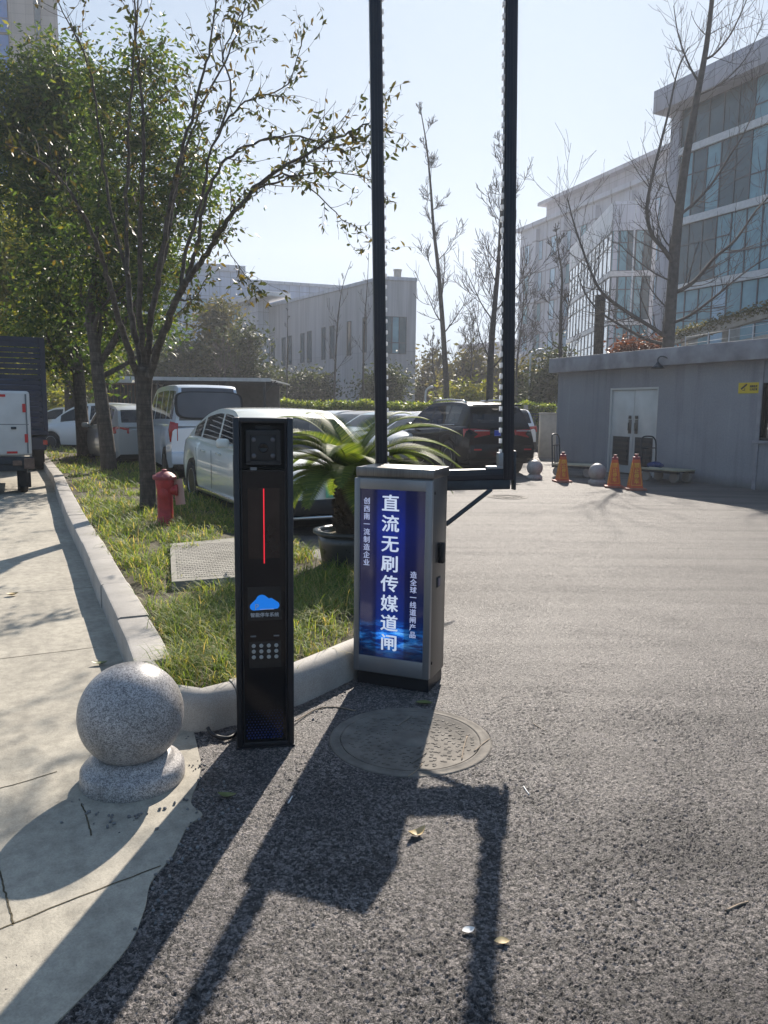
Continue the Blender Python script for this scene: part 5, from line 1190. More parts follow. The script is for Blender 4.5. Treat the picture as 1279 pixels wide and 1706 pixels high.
def leafy_tree(label, base, trunk_px, Y, r, blobs, n, size, mat, name='broadleaf_tree', elong=2.7, clump=.22, group=None, z0=.13, per=26, limbs=10, hang=.5, shell=.45):
    b = Vector((base.x, base.y, z0-.03)); t = thing(name, label, 'tree', b, 0, group)
    P = [Vector((0, 0, 0))]+[AT(x, y, Y)-b for x, y in trunk_px]; P = smooth_poly(P, 3); k = len(P); m = MB()
    m.tube(P, [r*(1.15-.6*i/k) for i in range(k)], 12)
    for i in range(limbs):
        c, rr = random.choice(blobs); a = P[random.randint(int(k*.45), k-1)]; e = Vector((c[0], c[1], c[2]))-b+Vector((random.gauss(0, rr[0]*.5), random.gauss(0, rr[1]*.4), random.gauss(0, rr[2]*.5)))
        mid = a.lerp(e, .5)+Vector((random.gauss(0, .15), random.gauss(0, .15), -.1)); m.tube(smooth_poly([a, mid, e], 4), [r*.42*(1-.85*j/8) for j in range(9)], 6)
    m.build('trunk', M['bark'], t, smooth=True)
    leaf_cloud('crown', blob_points(blobs, n, clump, per, shell), size, mat, t, b, elong, hang)
    return t
GT = 'leafy trees along the left kerb'
pb = G(182, 786, BZ); Y = pb.y
leafy_tree('leaning leafy tree just behind the many stemmed tree', pb, [(178, 740), (172, 690), (164, 630), (158, 580), (150, 520), (160, 460)], Y, .15,
    [pxblob(185, 400, Y, 95), pxblob(250, 300, Y+.6, 85), pxblob(210, 190, Y+.3, 80), pxblob(300, 350, Y, 60), pxblob(215, 500, Y+.5, 62), pxblob(255, 440, Y+1, 50), pxblob(250, 110, Y+.8, 45), pxblob(355, 300, Y+.4, 36), pxblob(160, 560, Y+1.0, 45), pxblob(255, 545, Y+1.2, 32)], 21000, .135, M['leaf_dark'], group=GT, clump=.26, limbs=16)
pb = G(141, 762, BZ); Y = pb.y
leafy_tree('dark leafy tree second behind the many stemmed tree', pb, [(138, 720), (134, 670), (128, 600), (110, 500), (95, 400), (85, 300)], Y, .17,
    [pxblob(60, 280, Y, 90), pxblob(30, 200, Y, 80), pxblob(110, 200, Y+.5, 75), pxblob(95, 130, Y+.5, 55), pxblob(130, 330, Y-.5, 80), pxblob(120, 440, Y-.3, 80), pxblob(100, 540, Y, 70), pxblob(150, 600, Y+1, 45)], 34000, .17, M['leaf_dark'], group=GT, clump=.30, limbs=16)
pb = G(119, 738, BZ); Y = pb.y
leafy_tree('slim leafy tree farthest along the grass strip', pb, [(118, 710), (116, 660), (112, 600), (80, 520), (40, 450)], Y, .2,
    [pxblob(20, 400, Y, 80), pxblob(60, 470, Y, 75), pxblob(0, 510, Y, 80), pxblob(110, 590, Y, 55), pxblob(45, 560, Y+1, 60), pxblob(-60, 420, Y, 90)], 17000, .25, M['leaf_yel'], group=GT, clump=.42, limbs=10)
c = AT(0, 600, 44); b = Vector((c.x, 44, 0))
leafy_tree('yellowish dense tree standing behind the cage truck', b, [(10, 640), (20, 600), (30, 560)], 44, .2,
    [pxblob(-20, 560, 44, 70), pxblob(60, 590, 44, 60), pxblob(100, 640, 44, 50), pxblob(20, 640, 45, 60), pxblob(170, 620, 47, 45)], 14000, .36, M['leaf_yel'], group=None, z0=0, clump=.6)
c = AT(215, 620, 52); b = Vector((c.x, 52, 0))
leafy_tree('dark bushy tree behind the barred shed', b, [(215, 640), (215, 600), (220, 560)], 52, .2,
    [pxblob(215, 600, 52, 50), pxblob(180, 640, 52, 45), pxblob(250, 640, 52, 45), pxblob(225, 550, 52, 40)], 6000, .4, M['leaf_dark'], z0=0, clump=.6)
def shrub(label, px, Y, blobs, n, size, mat, name='evergreen_shrub', cat='shrub', clump=.45, elong=2.2, stem=True):
    c = AT(px, 690, Y); b = Vector((c.x, Y, 0)); t = thing(name, label, cat, b)
    B = [pxblob(x, y, Y+dy, r_, rz) for x, y, r_, rz, dy in blobs]; m = MB()
    for (cc, rr) in B:
        e = Vector(cc)-b; m.tube(smooth_poly([Vector((random.gauss(0, .1), 0, 0)), Vector((e.x*.6, e.y*.5, max(.3, e.z*.5))), Vector((e.x, e.y, max(.4, e.z)))], 3), .05, 5)
    m.build('stem', M['bark'], t); pts = blob_points(B, n, clump, 22, .4); pts = pts[pts[:, 2] > .05]
    leaf_cloud('foliage', pts, size, mat, t, b, elong, .2); return t
shrub('tall pale crowned evergreen rising before the bluish building', 358, 50, [(358, 545, 26, 32, 0), (352, 590, 36, 36, 0), (372, 520, 16, 20, 0)], 4200, .34, M['leaf_olive'], 'broadleaf_tree', 'tree')
shrub('wide dark evergreen clump left of the carport roof', 300, 46, [(290, 625, 42, 48, 0), (250, 640, 40, 40, 1), (320, 600, 26, 30, 0)], 6500, .30, M['leaf_conifer'])
shrub('dark evergreen clump right of the pale crowned tree', 400, 47, [(400, 600, 34, 48, 0), (425, 640, 32, 34, 0), (385, 640, 40, 30, 1), (415, 575, 16, 25, 0)], 6500, .30, M['leaf_conifer'])
shrub('low dark shrub below the long windowed facade', 490, 50, [(470, 650, 34, 26, 0), (510, 648, 34, 28, 0), (540, 655, 22, 22, 0), (445, 650, 26, 30, 0)], 6000, .28, M['leaf_conifer'])
shrub('round dark shrub before the end wall of the white building', 640, 48, [(637, 650, 32, 34, 0), (655, 640, 18, 22, 0)], 3600, .26, M['leaf_conifer'])
shrub('hazy evergreen right of the end wall of the white building', 720, 66, [(722, 640, 30, 50, 0), (705, 660, 26, 30, 0), (740, 655, 24, 34, 0)], 3600, .45, M['leaf_olive'], 'broadleaf_tree', 'tree', .7)
shrub('olive tree between the bare trunks', 775, 60, [(770, 640, 34, 42, 0), (800, 655, 30, 34, 0), (785, 610, 20, 24, 0)], 4000, .42, M['leaf_olive'], 'broadleaf_tree', 'tree', .65)
shrub('yellowish shrub low between the two bare trunks', 770, 45, [(765, 662, 26, 16, 0), (790, 655, 18, 16, 0)], 2000, .26, M['leaf_yel'])
shrub('olive tree mostly behind the tall frame rail', 835, 62, [(830, 640, 26, 44, 0), (850, 655, 24, 34, 0)], 3200, .42, M['leaf_olive'], 'broadleaf_tree', 'tree', .65)
shrub('reddish olive shrub beside the white street lamp', 880, 46, [(880, 640, 18, 34, 0), (868, 655, 16, 24, 0)], 2400, .3, M['leaf_olive'])
shrub('dark green tree against the corner of the grey wall', 912, 40, [(915, 640, 17, 34, 0), (905, 655, 18, 24, 0), (922, 605, 12, 22, 0)], 3400, .24, M['leaf_conifer'])
shrub('rust red shrub showing above the parapet of the grey building', 1055, 29, [(1045, 588, 28, 15, 0), (1075, 583, 24, 16, 0), (1095, 592, 14, 10, 0)], 2600, .16, M['leaf_red'], clump=.2)
shrub('bright leafy bush past the grass at the left lane end', 100, 40, [(90, 680, 32, 30, 0), (60, 670, 26, 30, 0)], 2600, .26, M['leaf_yel'])
def bare_tree(label, px_path, Y, r, limbs, seed, z_first=.25, spread=.33, sub=2, name='bare_tree', twig=.006):
    st = random.getstate(); random.seed(seed)
    P = [AT(x, y, Y+dy) for x, y, dy in [(q+(0,) if len(q) == 2 else q) for q in px_path]]; b = Vector((P[0].x, P[0].y, 0)); t = thing(name, label, 'tree', b)
    P = [Vector((0, 0, -.05))]+[p-b for p in P if p.z > .3]; P = smooth_poly(P, 5); k = len(P); Ht = P[-1].z; m = MB(); rad = [max(.012, r*(1-.9*(p.z/Ht))) for p in P]
    m.tube(P, rad, 9, cap=False); tips = []
    for i in range(limbs):
        f = z_first+(1-z_first)*(i+.5)/limbs*.96; z = f*Ht; j = min(range(k), key=lambda q: abs(P[q].z-z)); a = i*2.399+random.uniform(-.4, .4); el = R(random.uniform(28, 55)); d = Vector((math.cos(a)*math.cos(el), math.sin(a)*math.cos(el), math.sin(el)))
        L = Ht*spread*(1.05-f)**.75*random.uniform(.7, 1.2); tw = MB(); grow(tw, P[j], d, L, rad[j]*.30, sub, tips, .45, .22, 8, (5, 8) if sub > 1 else (4, 7), (28, 55), twig, 5); tw.build('limb', M['bark_bare'], t, smooth=True)
    m.build('trunk', M['bark_bare'], t, smooth=True); random.setstate(st); return t, b
bare_tree('tall bare tree with a dead straight thin top nearest the left rail', [(744, 690), (742, 620), (737, 540), (730, 450), (722, 380), (717, 310), (710, 240), (698, 170)], 37, .17, 15, 3, .30, .17, 2, twig=.010)
bare_tree('bare forked tree rising just left of the right rail', [(815, 690), (817, 600), (823, 520), (830, 440), (834, 370), (838, 300), (842, 230)], 34, .19, 18, 5, .22, .30, 2, twig=.009)
bare_tree('slim bare tree before the white gridded building', [(933, 690), (933, 600), (934, 520), (936, 460), (930, 420), (925, 372)], 31, .13, 12, 8, .35, .26, 2, twig=.008)
bare_tree('spindly bare sapling before the long windowed facade', [(556, 690), (558, 620), (562, 540), (570, 480), (585, 435)], 42, .09, 9, 11, .35, .22, 1, twig=.008)
bare_tree('thin bare sapling left of the left rail', [(606, 690), (605, 620), (607, 540), (612, 470), (614, 420)], 41, .08, 8, 12, .35, .18, 1, twig=.008)
bare_tree('very thin bare sapling by the dark shrubs', [(478, 690), (478, 620), (479, 560), (478, 500)], 42, .07, 7, 13, .4, .15, 1, twig=.008)
bare_tree('small pale bare tree behind the carport roof', [(376, 690), (375, 640), (374, 600), (372, 560)], 40, .08, 8, 14, .45, .4, 2, twig=.010)
bare_tree('brownish bare thicket tree between the two tall bare trees', [(785, 690), (783, 640), (786, 590), (780, 520)], 48, .10, 14, 15, .2, .45, 2, twig=.010)
bare_tree('twiggy bare tree in the haze left of the two tall bare trees', [(722, 690), (724, 640), (720, 590), (722, 545)], 52, .10, 12, 16, .3, .35, 2, twig=.012)
bare_tree('bare tree crossing the right rail with fine twigs', [(862, 690), (860, 620), (866, 560), (872, 500), (868, 450)], 44, .10, 12, 19, .35, .4, 2, twig=.010)
# the big bare tree over the grey building, with its long hand-traced limbs
def big_bare():
    st = random.getstate(); random.seed(21); Y = 25.0; path = [(1112, 690), (1112, 620), (1113, 570), (1118, 500), (1124, 420), (1131, 350), (1140, 280), (1150, 220), (1163, 150), (1176, 80), (1186, 0), (1194, -60)]
    P = [AT(x, y, Y) for x, y in path]; b = Vector((P[0].x, P[0].y, 0)); t = thing('bare_tree', 'largest bare tree rising behind the grey building roof with long swept limbs', 'tree', b)
    Q = smooth_poly([Vector((0, 0, 0))]+[p-b for p in P if p.z > .3], 4); k = len(Q); m = MB(); m.tube(Q, [max(.03, .235*(1-.8*i/k)) for i in range(k)], 12, cap=False); tips = []
    limbs = [([(1114, 565), (1085, 545), (1045, 520), (1005, 490), (985, 455), (970, 415), (955, 370), (945, 330)], .07, -1.0), ([(1112, 575), (1075, 565), (1030, 540), (1000, 520), (975, 490), (962, 455)], .06, .8),
             ([(1122, 440), (1105, 415), (1085, 390), (1077, 350), (1085, 300), (1100, 240), (1115, 180), (1128, 120), (1146, 80)], .075, -.6), ([(1124, 420), (1104, 395), (1092, 350), (1095, 320)], .03, .5),
             ([(1120, 490), (1155, 470), (1190, 430), (1225, 400), (1260, 350), (1290, 320)], .07, -.8), ([(1116, 540), (1150, 525), (1190, 495), (1220, 470), (1260, 440), (1300, 420)], .05, -1.2),
             ([(1130, 360), (1160, 335), (1190, 300), (1215, 260), (1240, 220), (1265, 160)], .05, .8), ([(1122, 470), (1090, 455), (1050, 425), (1030, 405)], .03, -.8), ([(1166, 140), (1148, 110), (1130, 60), (1122, 10)], .04, .5),
             ([(1172, 100), (1190, 90), (1215, 60), (1235, 20), (1255, -30)], .04, -.5), ([(1160, 160), (1200, 140), (1240, 100), (1270, 40)], .03, .6), ([(1118, 520), (1098, 500), (1080, 475), (1068, 440)], .03, .6), ([(1170, 110), (1180, 40), (1186, -40)], .06, .4), ([(1130, 350), (1110, 300), (1112, 250)], .025, .7)]
    for pts, r, dy in limbs:
        W = [AT(x, y, Y+dy*min(1, i/3))-b for i, (x, y) in enumerate(pts)]; S_ = smooth_poly(W, 4); n = len(S_); rd = [max(.012, r*(1-.8*i/n)) for i in range(n)]; tw = MB(); tw.tube(S_, rd, 7, cap=False)
        for i in range(2, n):
            for _ in range(1 if i % 3 else 2):
                tan = (S_[min(i+1, n-1)]-S_[i-1]).normalized(); ax = tan.orthogonal().normalized(); ax.rotate(Matrix.Rotation(random.uniform(0, 6.28), 3, tan)); a = R(random.uniform(30, 60)); grow(tw, S_[i], tan*math.cos(a)+ax*math.sin(a), random.uniform(.5, 1.8), rd[i]*.35, 1, tips, .45, .3, 6, (2, 5), (28, 55), .005, 4)
        tw.build('limb', M['bark_bare'], t, smooth=True)
    m.build('trunk', M['bark_bare'], t, smooth=True); random.setstate(st)
big_bare()
def stump():
    Y = 27; a, b_ = AT(990, 690, Y), AT(990, 492, Y); t = MB(); h = b_.z; t.tube(smooth_poly([Vector((0, 0, -.1)), Vector((.03, 0, h*.5)), Vector((0, 0, h))], 4), [.19]*4+[.17]*5, 12)
    o = t.build('pollarded_trunk', M['bark'], smooth=True); o.location = (a.x, Y, 0); tag(o, 'dark sawn off tree trunk with no crown behind the grey building', 'tree trunk')
stump()
# ------------------------------------------------------------------ hedge, railing, walls, shelters, lamps
def hedge():
    Y = 34.0; a, b = AT(425, 680, Y), AT(925, 680, Y); t = thing('hedge', 'long clipped yellow green hedge behind the parked cars', 'hedge', (a.x, Y, 0)); Ln = b.x-a.x
    m = MB(); m.rbox(0, Ln, .15, .95, .0, 1.72, .15); m.build('stem', M['leaf_conifer'], t, angle=40)
    n = 26000; x = rng.uniform(0, Ln, n); y = rng.uniform(0, 1.1, n); top = 1.78+.10*np.sin(x*1.7)+.07*np.sin(x*5.3+1); z = top-np.abs(rng.normal(0, .22, n)); f = rng.random(n) < .45; y[f] = rng.normal(.02, .06, f.sum()); z[f] = rng.uniform(.9, 1.85, f.sum())
    C = np.stack([x+a.x, y+Y, z], 1); leaf_cloud('foliage', C, .13, M['leaf_hedge'], t, (a.x, Y, 0), 2.0, .0)
    r = thing('railing', 'dark metal railing running before the hedge', 'railing', (a.x, Y-.6, 0)); m = MB()
    for i in range(int((Ln+2.0)/.14)): m.box(i*.14-.01, i*.14+.01, -.01, .01, .35, 1.28)
    m.box(0, Ln+2, -.018, .018, 1.28, 1.32); m.box(0, Ln+2, -.018, .018, .32, .36); m.build('bars', M['darksteel'], r)
    for i in range(int((Ln+2)/2.2)+1): p = MB(); p.box(i*2.2-.05, i*2.2+.05, -.05, .05, 0, 1.5); p.build('post', M['concrete'], r)
    # low walls by the corner of the grey building
    c = AT(912, 740, 25.6); m = MB(); m.rbox(-.26, .40, 0, .25, -.05, 1.42, .01); m.rbox(-.28, .42, -.02, .27, 1.42, 1.48, .008); o = m.build('wall_stub', M['concrete'], angle=30); o.location = (c.x, 25.6, 0); tag(o, 'short pale concrete wall end against the corner of the grey building', 'wall')
    c = AT(893, 740, 29); r = thing('gate_railing', 'dark barred gate panel left of the short concrete wall end', 'railing', (c.x-.35, 29, 0)); m = MB()
    for i in range(9): m.box(i*.13-.01, i*.13+.01, -.01, .01, .25, 1.45)
    m.box(0, 1.1, -.015, .015, 1.40, 1.45); m.box(0, 1.1, -.015, .015, .25, .3); m.build('bars', M['darksteel'], r); m = MB(); m.box(-.16, -.02, -.1, .1, 0, 1.75); m.build('post', M['concrete'], r)
    m = MB(); m.box(0, 1.1, .02, .06, 0, .24); m.build('kick_panel', M['darksteel'], r)
hedge()
def carport():
    Y = 27.0; a, b = AT(268, 632, Y), AT(450, 632, Y); z = AT(360, 630, Y).z; t = thing('carport', 'flat thin roofed carport behind the white van', 'carport', (a.x, Y, 0)); Ln = b.x-a.x
    m = MB(); m.box(-1.4, Ln, 0, 5.5, z-.05, z); m.box(-1.45, Ln+.02, -.03, 0, z-.10, z+.02); m.build('roof', M['roof_pale'], t)
    m = MB(); m.box(-1.4, Ln-.4, 5.3, 5.4, 0, z-.05); m.build('back_wall', M['shed_dark'], t)
    for x in (-.2, Ln*.5, Ln-.25):
        m = MB(); m.tube([(x, .3, 0), (x, .3, z-.05)], .05, 8); m.tube([(x, .3, z-.5), (x+.4, .3, z-.06)], .025, 6); m.build('post', M['darksteel'], t)
    for y in (1.2, 2.6, 4.0): m = MB(); m.box(-1.3, Ln-.1, y-.03, y+.03, z-.13, z-.051); m.build('beam', M['darksteel'], t)
    Y = 30.0; a, b = AT(178, 690, Y), AT(236, 690, Y); zt = AT(200, 634, Y).z; t = thing('barred_shed', 'dark shed with rusty vertical bars between the trunks and the van', 'shed', (a.x, Y, 0)); Ln = b.x-a.x
    m = MB(); m.box(0, Ln, .05, 3, 0, zt-.1); m.build('wall', M['shed_dark'], t); m = MB(); m.box(-.25, Ln+.3, -.4, 3.2, zt-.09, zt); m.build('roof', M['roof_pale'], t)
    m = MB()
    for i in range(int(Ln/.14)+1): m.tube([(i*.14, 0, .2), (i*.14, 0, zt-.1)], .016, 5)
    m.box(-.05, Ln+.05, -.03, .03, zt-.16, zt-.1); m.build('bars', M['rust'], t)
carport()
def street_lamp(px, py, Y, label, arm):
    a = AT(px, py, Y); t = thing('street_lamp', label, 'street lamp', (a.x, Y, 0)); m = MB(); m.tube(smooth_poly([Vector((0, 0, 0)), Vector((0, 0, a.z-.9)), Vector((0, 0, a.z-.25)), Vector((arm*.35, 0, a.z)), Vector((arm, 0, a.z+.08))], 5), .05, 8); m.build('pole', M['white_trim'], t, smooth=True)
    m = MB(); m.rbox(min(arm*.7, arm*1.6), max(arm*.7, arm*1.6), -.12, .12, a.z+.04, a.z+.16, .05); m.build('lamp_head', M['white_trim'], t, smooth=True)
street_lamp(884, 586, 40, 'white street lamp with drooping head left of the grey building', .45)
street_lamp(709, 648, 40, 'small twin headed grey lamp between the white building and the bare tree', .25)
a = AT(1047, 570, 47); b_ = AT(1049, 336, 47); m = MB(); m.tube([(0, 0, 0), (0, 0, b_.z)], [.06, .04], 8); m.lathe([(.001, b_.z+.2), (.1, b_.z+.1), (.001, b_.z)], 12, cap=False); o = m.build('flag_pole', M['white_trim'], smooth=True); o.location = (a.x, 47, 0); tag(o, 'slim white flag pole before the small glass building', 'flag pole')
# ================================================================== BUILDINGS
def bld(name, label, P, rot): return thing(name, label, 'building', (P.x, P.y, 0), rot)
def window(t, x0, x1, z0, z1, glass, y=-.02, fw=.05, split=None, A=None, label=None):
    m = MB()
    if split: m.box(x0+fw, x1-fw, y-.05, y+.01, split-.03, split+.03, M=A)
    m.box(x0, x0+fw, y-.05, y+.02, z0, z1, M=A); m.box(x1-fw, x1, y-.05, y+.02, z0, z1, M=A); m.box(x0+fw, x1-fw, y-.05, y+.02, z0, z0+fw, M=A); m.box(x0+fw, x1-fw, y-.05, y+.02, z1-fw, z1, M=A)
    w = m.build('window', M['mullion'], t); g = MB(); g.box(x0+fw, x1-fw, y-.01, y+.01, z0+fw, z1-fw, M=A); g.build('pane', M[glass], w); return w
def glass_office():
    F = Facade(AT(1110, 400, 45), AT(1279, 400, 39)); t = bld('office_block', 'large grey roofed office block with dark teal glass bands at the right edge', F.P, F.rot)
    Ln = 15.0; soff = F.hit(1127, 188)[1]; zt = F.hit(1112, 158)[1]; bands = [F.hit(1122, 258)[1], F.hit(1115, 375)[1], F.hit(1106, 484)[1]]; fl = bands[0]-bands[1]; bands.append(bands[2]-fl); bands.append(bands[3]-fl)
    m = MB(); m.box(0, Ln, .15, 18, 0, soff); m.build('wall', M['clad_warm'], t)
    m = MB(); m.rbox(-.55, Ln, -1.0, 18.5, soff+.002, zt, .02); m.build('roof', M['clad_warm'], t, angle=30)
    m = MB(); m.box(0, .62, -.15, .149, 0, soff); m.build('corner_pier', M['clad_warm'], t)
    for z in bands:
        m = MB(); m.box(.62, Ln, -.12, .149, z-.22, z+.16); m.build('band', M['white_trim'], t)
    tops = [soff]+[z-.22 for z in bands[:-1]]; bots = [z+.16 for z in bands]
    s0 = .64; bw = .93
    for r, (a, b) in enumerate(zip(bots, tops)):
        for k in range(9):
            x0 = s0+k*bw; dark = (r == 0 and k < 5) or (r == 1 and 1 <= k <= 4) or (r == 2 and k in (0, 1, 2))
            window(t, x0, x0+bw, a, b, 'glass_dark' if dark and random.random() < .85 else ('glass_teal' if random.random() < .8 else 'glass_pale'), .06, .035, None if (dark and r == 0) else a+(b-a)*(.66 if k < 4 else .36))
glass_office()
M['glass_mirror'] = glassy('bright sky mirroring glass', (.62, .64, .66), .12, 1, .8); M['glass_mirror'].node_tree.nodes['Principled BSDF'].inputs['Metallic'].default_value = .75
def small_glass():
    C, L_, Rr = AT(1022, 336, 55), AT(950, 408, 70.5), AT(1097, 338, 54.4)
    F = Facade(C, Rr); t = bld('glass_pavilion', 'small glass fronted building with bright gridded flank behind the grey building', C, F.rot); H = C.z
    FL = Facade(L_, C); Am = Matrix.Rotation(-F.rot, 4, 'Z') @ Matrix.Translation((FL.P.x-C.x, FL.P.y-C.y, 0)) @ Matrix.Rotation(FL.rot, 4, 'Z')
    depth = FL.len
    poly = [(0.0, .12), (F.len, .12), (F.len, depth)]; far = Am @ Vector((0, .12, 0)); poly += [(far.x, far.y)]; poly[0] = tuple((Am @ Vector((FL.len, .12, 0)))[:2])
    m = MB(); m.prism(poly, 0, H); m.build('wall', M['clad_white'], t)
    zb = [F.hit(1040, 384)[1], F.hit(1040, 456)[1], F.hit(1040, 537)[1]]; zb.append(zb[2]-3.4); zb.append(.3)
    gx = F.hit(1084, 450)[0]
    m = MB(); m.box(0, F.len, -.02, .1, zb[0], H); m.build('fascia', M['clad_white'], t); m = MB(); m.box(gx, F.len, -.02, .1, 0, zb[0]-.002); m.build('pier', M['clad_bright'], t)
    for z in zb[1:4]: m = MB(); m.box(0, gx, -.05, .1, z-.18, z+.18); m.build('band', M['white_trim'], t)
    n = 5
    for a, b in zip([z+.18 for z in zb[1:]], [zb[0]]+[z-.18 for z in zb[1:4]]):
        for k in range(n): window(t, gx*k/n, gx*(k+1)/n, a, b, random.choice(('glass_teal', 'glass_teal', 'glass_dark')), .04, .04, b-(b-a)*.3)
    # bright flank
    m = MB(); m.box(0, FL.len, -.02, .1, zb[0], H-.002, M=Am); m.build('fascia', M['clad_bright'], t)
    n = 12
    for a, b in zip([z+.15 for z in zb[1:]], [zb[0]]+[z-.15 for z in zb[1:4]]):
        for k in range(n): window(t, FL.len*k/n, FL.len*(k+1)/n, a, b, 'glass_mirror', .04, .07, b-(b-a)*.35, Am)
        m = MB(); m.box(0, FL.len, -.04, .1, a-.30, a, M=Am); m.build('band', M['clad_bright'], t)
small_glass()
def far_slab():
    P, Q = AT(868, 372, 99), AT(1106, 278, 75); F = Facade(P, Q); t = bld('far_office', 'long hazy grey office slab receding behind the glass pavilion', P, F.rot); H = F.hit(1106, 292)[1]; Ln = F.len+12
    m = MB(); m.box(0, Ln, 0, 16, 0, H); m.build('wall', M['clad_far'], t); m = MB(); m.rbox(-.4, Ln, -.5, 16, H+.002, H+.5, .05); m.build('cornice', M['clad_far'], t)
    s0 = F.hit(892, 350)[0]; z1 = F.hit(892, 350)[1]; m = MB(); m.box(max(.6, s0), Ln, 1.5, 14, H+.51, H+2.6); m.build('penthouse', M['clad_warm'], t); m = MB(); m.box(max(0, s0)-.6, Ln, .6, 15, H+2.601, H+3.0); m.build('roof', M['clad_warm'], t)
    for fl in range(6):
        for k in range(11):
            x = 1.2+k*2.9; z = 1.0+fl*3.6; window(t, x, x+1.1, z+.4, z+2.6, 'glass_pale' if random.random() < .7 else 'glass_teal', -.0, .06)
    for k in range(6):
        m = MB(); x = 3.6+k*5.8; m.box(x, x+.8, -.5, -.001, 0, H-.4); m.build('pilaster', M['clad_far'], t)
    for z in (H*.62, H*.36): m = MB(); m.box(-.2, Ln, -.62, -.51, z, z+.4); m.build('string_course', M['clad_far'], t)
far_slab()
def white_hall():
    C, Lf, Rt = AT(636, 466, 60), AT(408, 525, 82), AT(694, 470, 60.6); F = Facade(Lf, C); t = bld('white_hall', 'white clad two storey building with slot windows behind the hedge', Lf, F.rot); H = C.z
    E = Facade(C, Rt); Am = Matrix.Rotation(-F.rot, 4, 'Z') @ Matrix.Translation((E.P.x-F.P.x, E.P.y-F.P.y, 0)) @ Matrix.Rotation(E.rot, 4, 'Z')
    p1 = Am @ Vector((0, 0, 0)); p2 = Am @ Vector((E.len, 0, 0)); back = (p2.x-.0, p2.y); d = Vector((0, 1, 0))
    inv = t.matrix_basis.inverted(); bk = [inv @ Vector((Rt.x*1.10-.6, Rt.y*1.10, 0)), inv @ Vector((Lf.x*1.12, Lf.y*1.12, 0))]
    poly = [(0, 0), (p1.x, p1.y), (p2.x, p2.y)]+[(v.x, v.y) for v in bk]
    m = MB(); m.prism(poly, 0, H); m.build('wall', M['clad_warm2'], t)
    m = MB(); m.prism([(x+(.08 if i in (1, 2) else 0), y-.1 if i < 2 else y) for i, (x, y) in enumerate(poly)], H+.002, H+.25); m.build('parapet', M['clad_white'], t)
    for (x0, x1, y0, y1) in ((424, 429, 575, 615), (444, 449, 570, 614), (452, 457.5, 567, 613), (470, 475.5, 562, 610), (480, 486, 559, 608), (501, 507, 555, 605), (512, 519, 551, 604), (536, 542, 545, 600), (549.5, 557, 542, 598), (578, 585, 535, 593), (604, 611, 528, 588), (536, 542, 622, 662), (500, 506, 628, 660)):
        a, za = F.hit(x0, y1); b, zb_ = F.hit(x1, y0); window(t, a, b, za, zb_, 'glass_dark', -.0, .05)
    for (x0, x1, y0, y1) in ((421, 440, 560, 563.5), (421, 440, 565.5, 568.5), (443, 456, 554, 557), (443, 456, 559, 562)):
        a, za = F.hit(x0, y1); b, zb_ = F.hit(x1, y0); window(t, a, b, za, zb_, 'glass_dark', -.0, .03)
    # raised entrance block with flat roof and glazed corner
    a, z1 = F.hit(394, 510); b, _ = F.hit(470, 505); _, zg = F.hit(400, 575)
    m = MB(); m.box(-1.0, 6, -1.2, -.02, 0, z1-.4); m.build('entrance_block', M['clad_white'], t); m = MB(); m.rbox(-2.0, 9.5, -2.0, .6, z1-.398, z1, .03); m.build('roof_slab', M['white_trim'], t)
    for k in range(3): window(t, -1.0+k*.9, -.15+k*.9, zg, z1-.45, 'glass_teal', -1.22, .05)
    for i in range(5): m = MB(); x = 2.6+i*.62; m.box(x, x+.42, -1.27, -1.2005, zg+.9, zg+1.45); m.box(x+.06, x+.36, -1.2695, -1.2, zg+1.05, zg+1.12); m.build('sign_letter', M['black'], t)
    # end wall window and roof vent
    x0, z1 = E.hit(641, 527); x1, z0 = E.hit(676, 590); w = x1-x0
    for i in range(3): window(t, x0+w*i/3, x0+w*(i+1)/3, z0, z1, 'glass_dark' if i != 1 else 'glass_teal', -.0, .04, z0+(z1-z0)*.3, Am)
    m = MB(); q = Am @ Vector((E.len*.55, 1.2, 0)); m.lathe([(.3, H), (.3, H+.9), (.34, H+.9), (.34, H+1.0), (.001, H+1.0)], 16, c=(q.x, q.y, 0), cap=False); m.build('roof_vent', M['concrete'], t, angle=40)
    m = MB(); cx, _ = F.hit(492, 500); m.box(cx+1, cx+7, -.9, -.001, F.hit(560, 628)[1], F.hit(560, 628)[1]+.2); m.build('canopy', M['mullion'], t)
M['clad_warm2'] = panel('whitish metal cladding', (.47, .46, .47), 1.2, 6.0, .025, (.36, .35, .37), streak=.25)
white_hall()
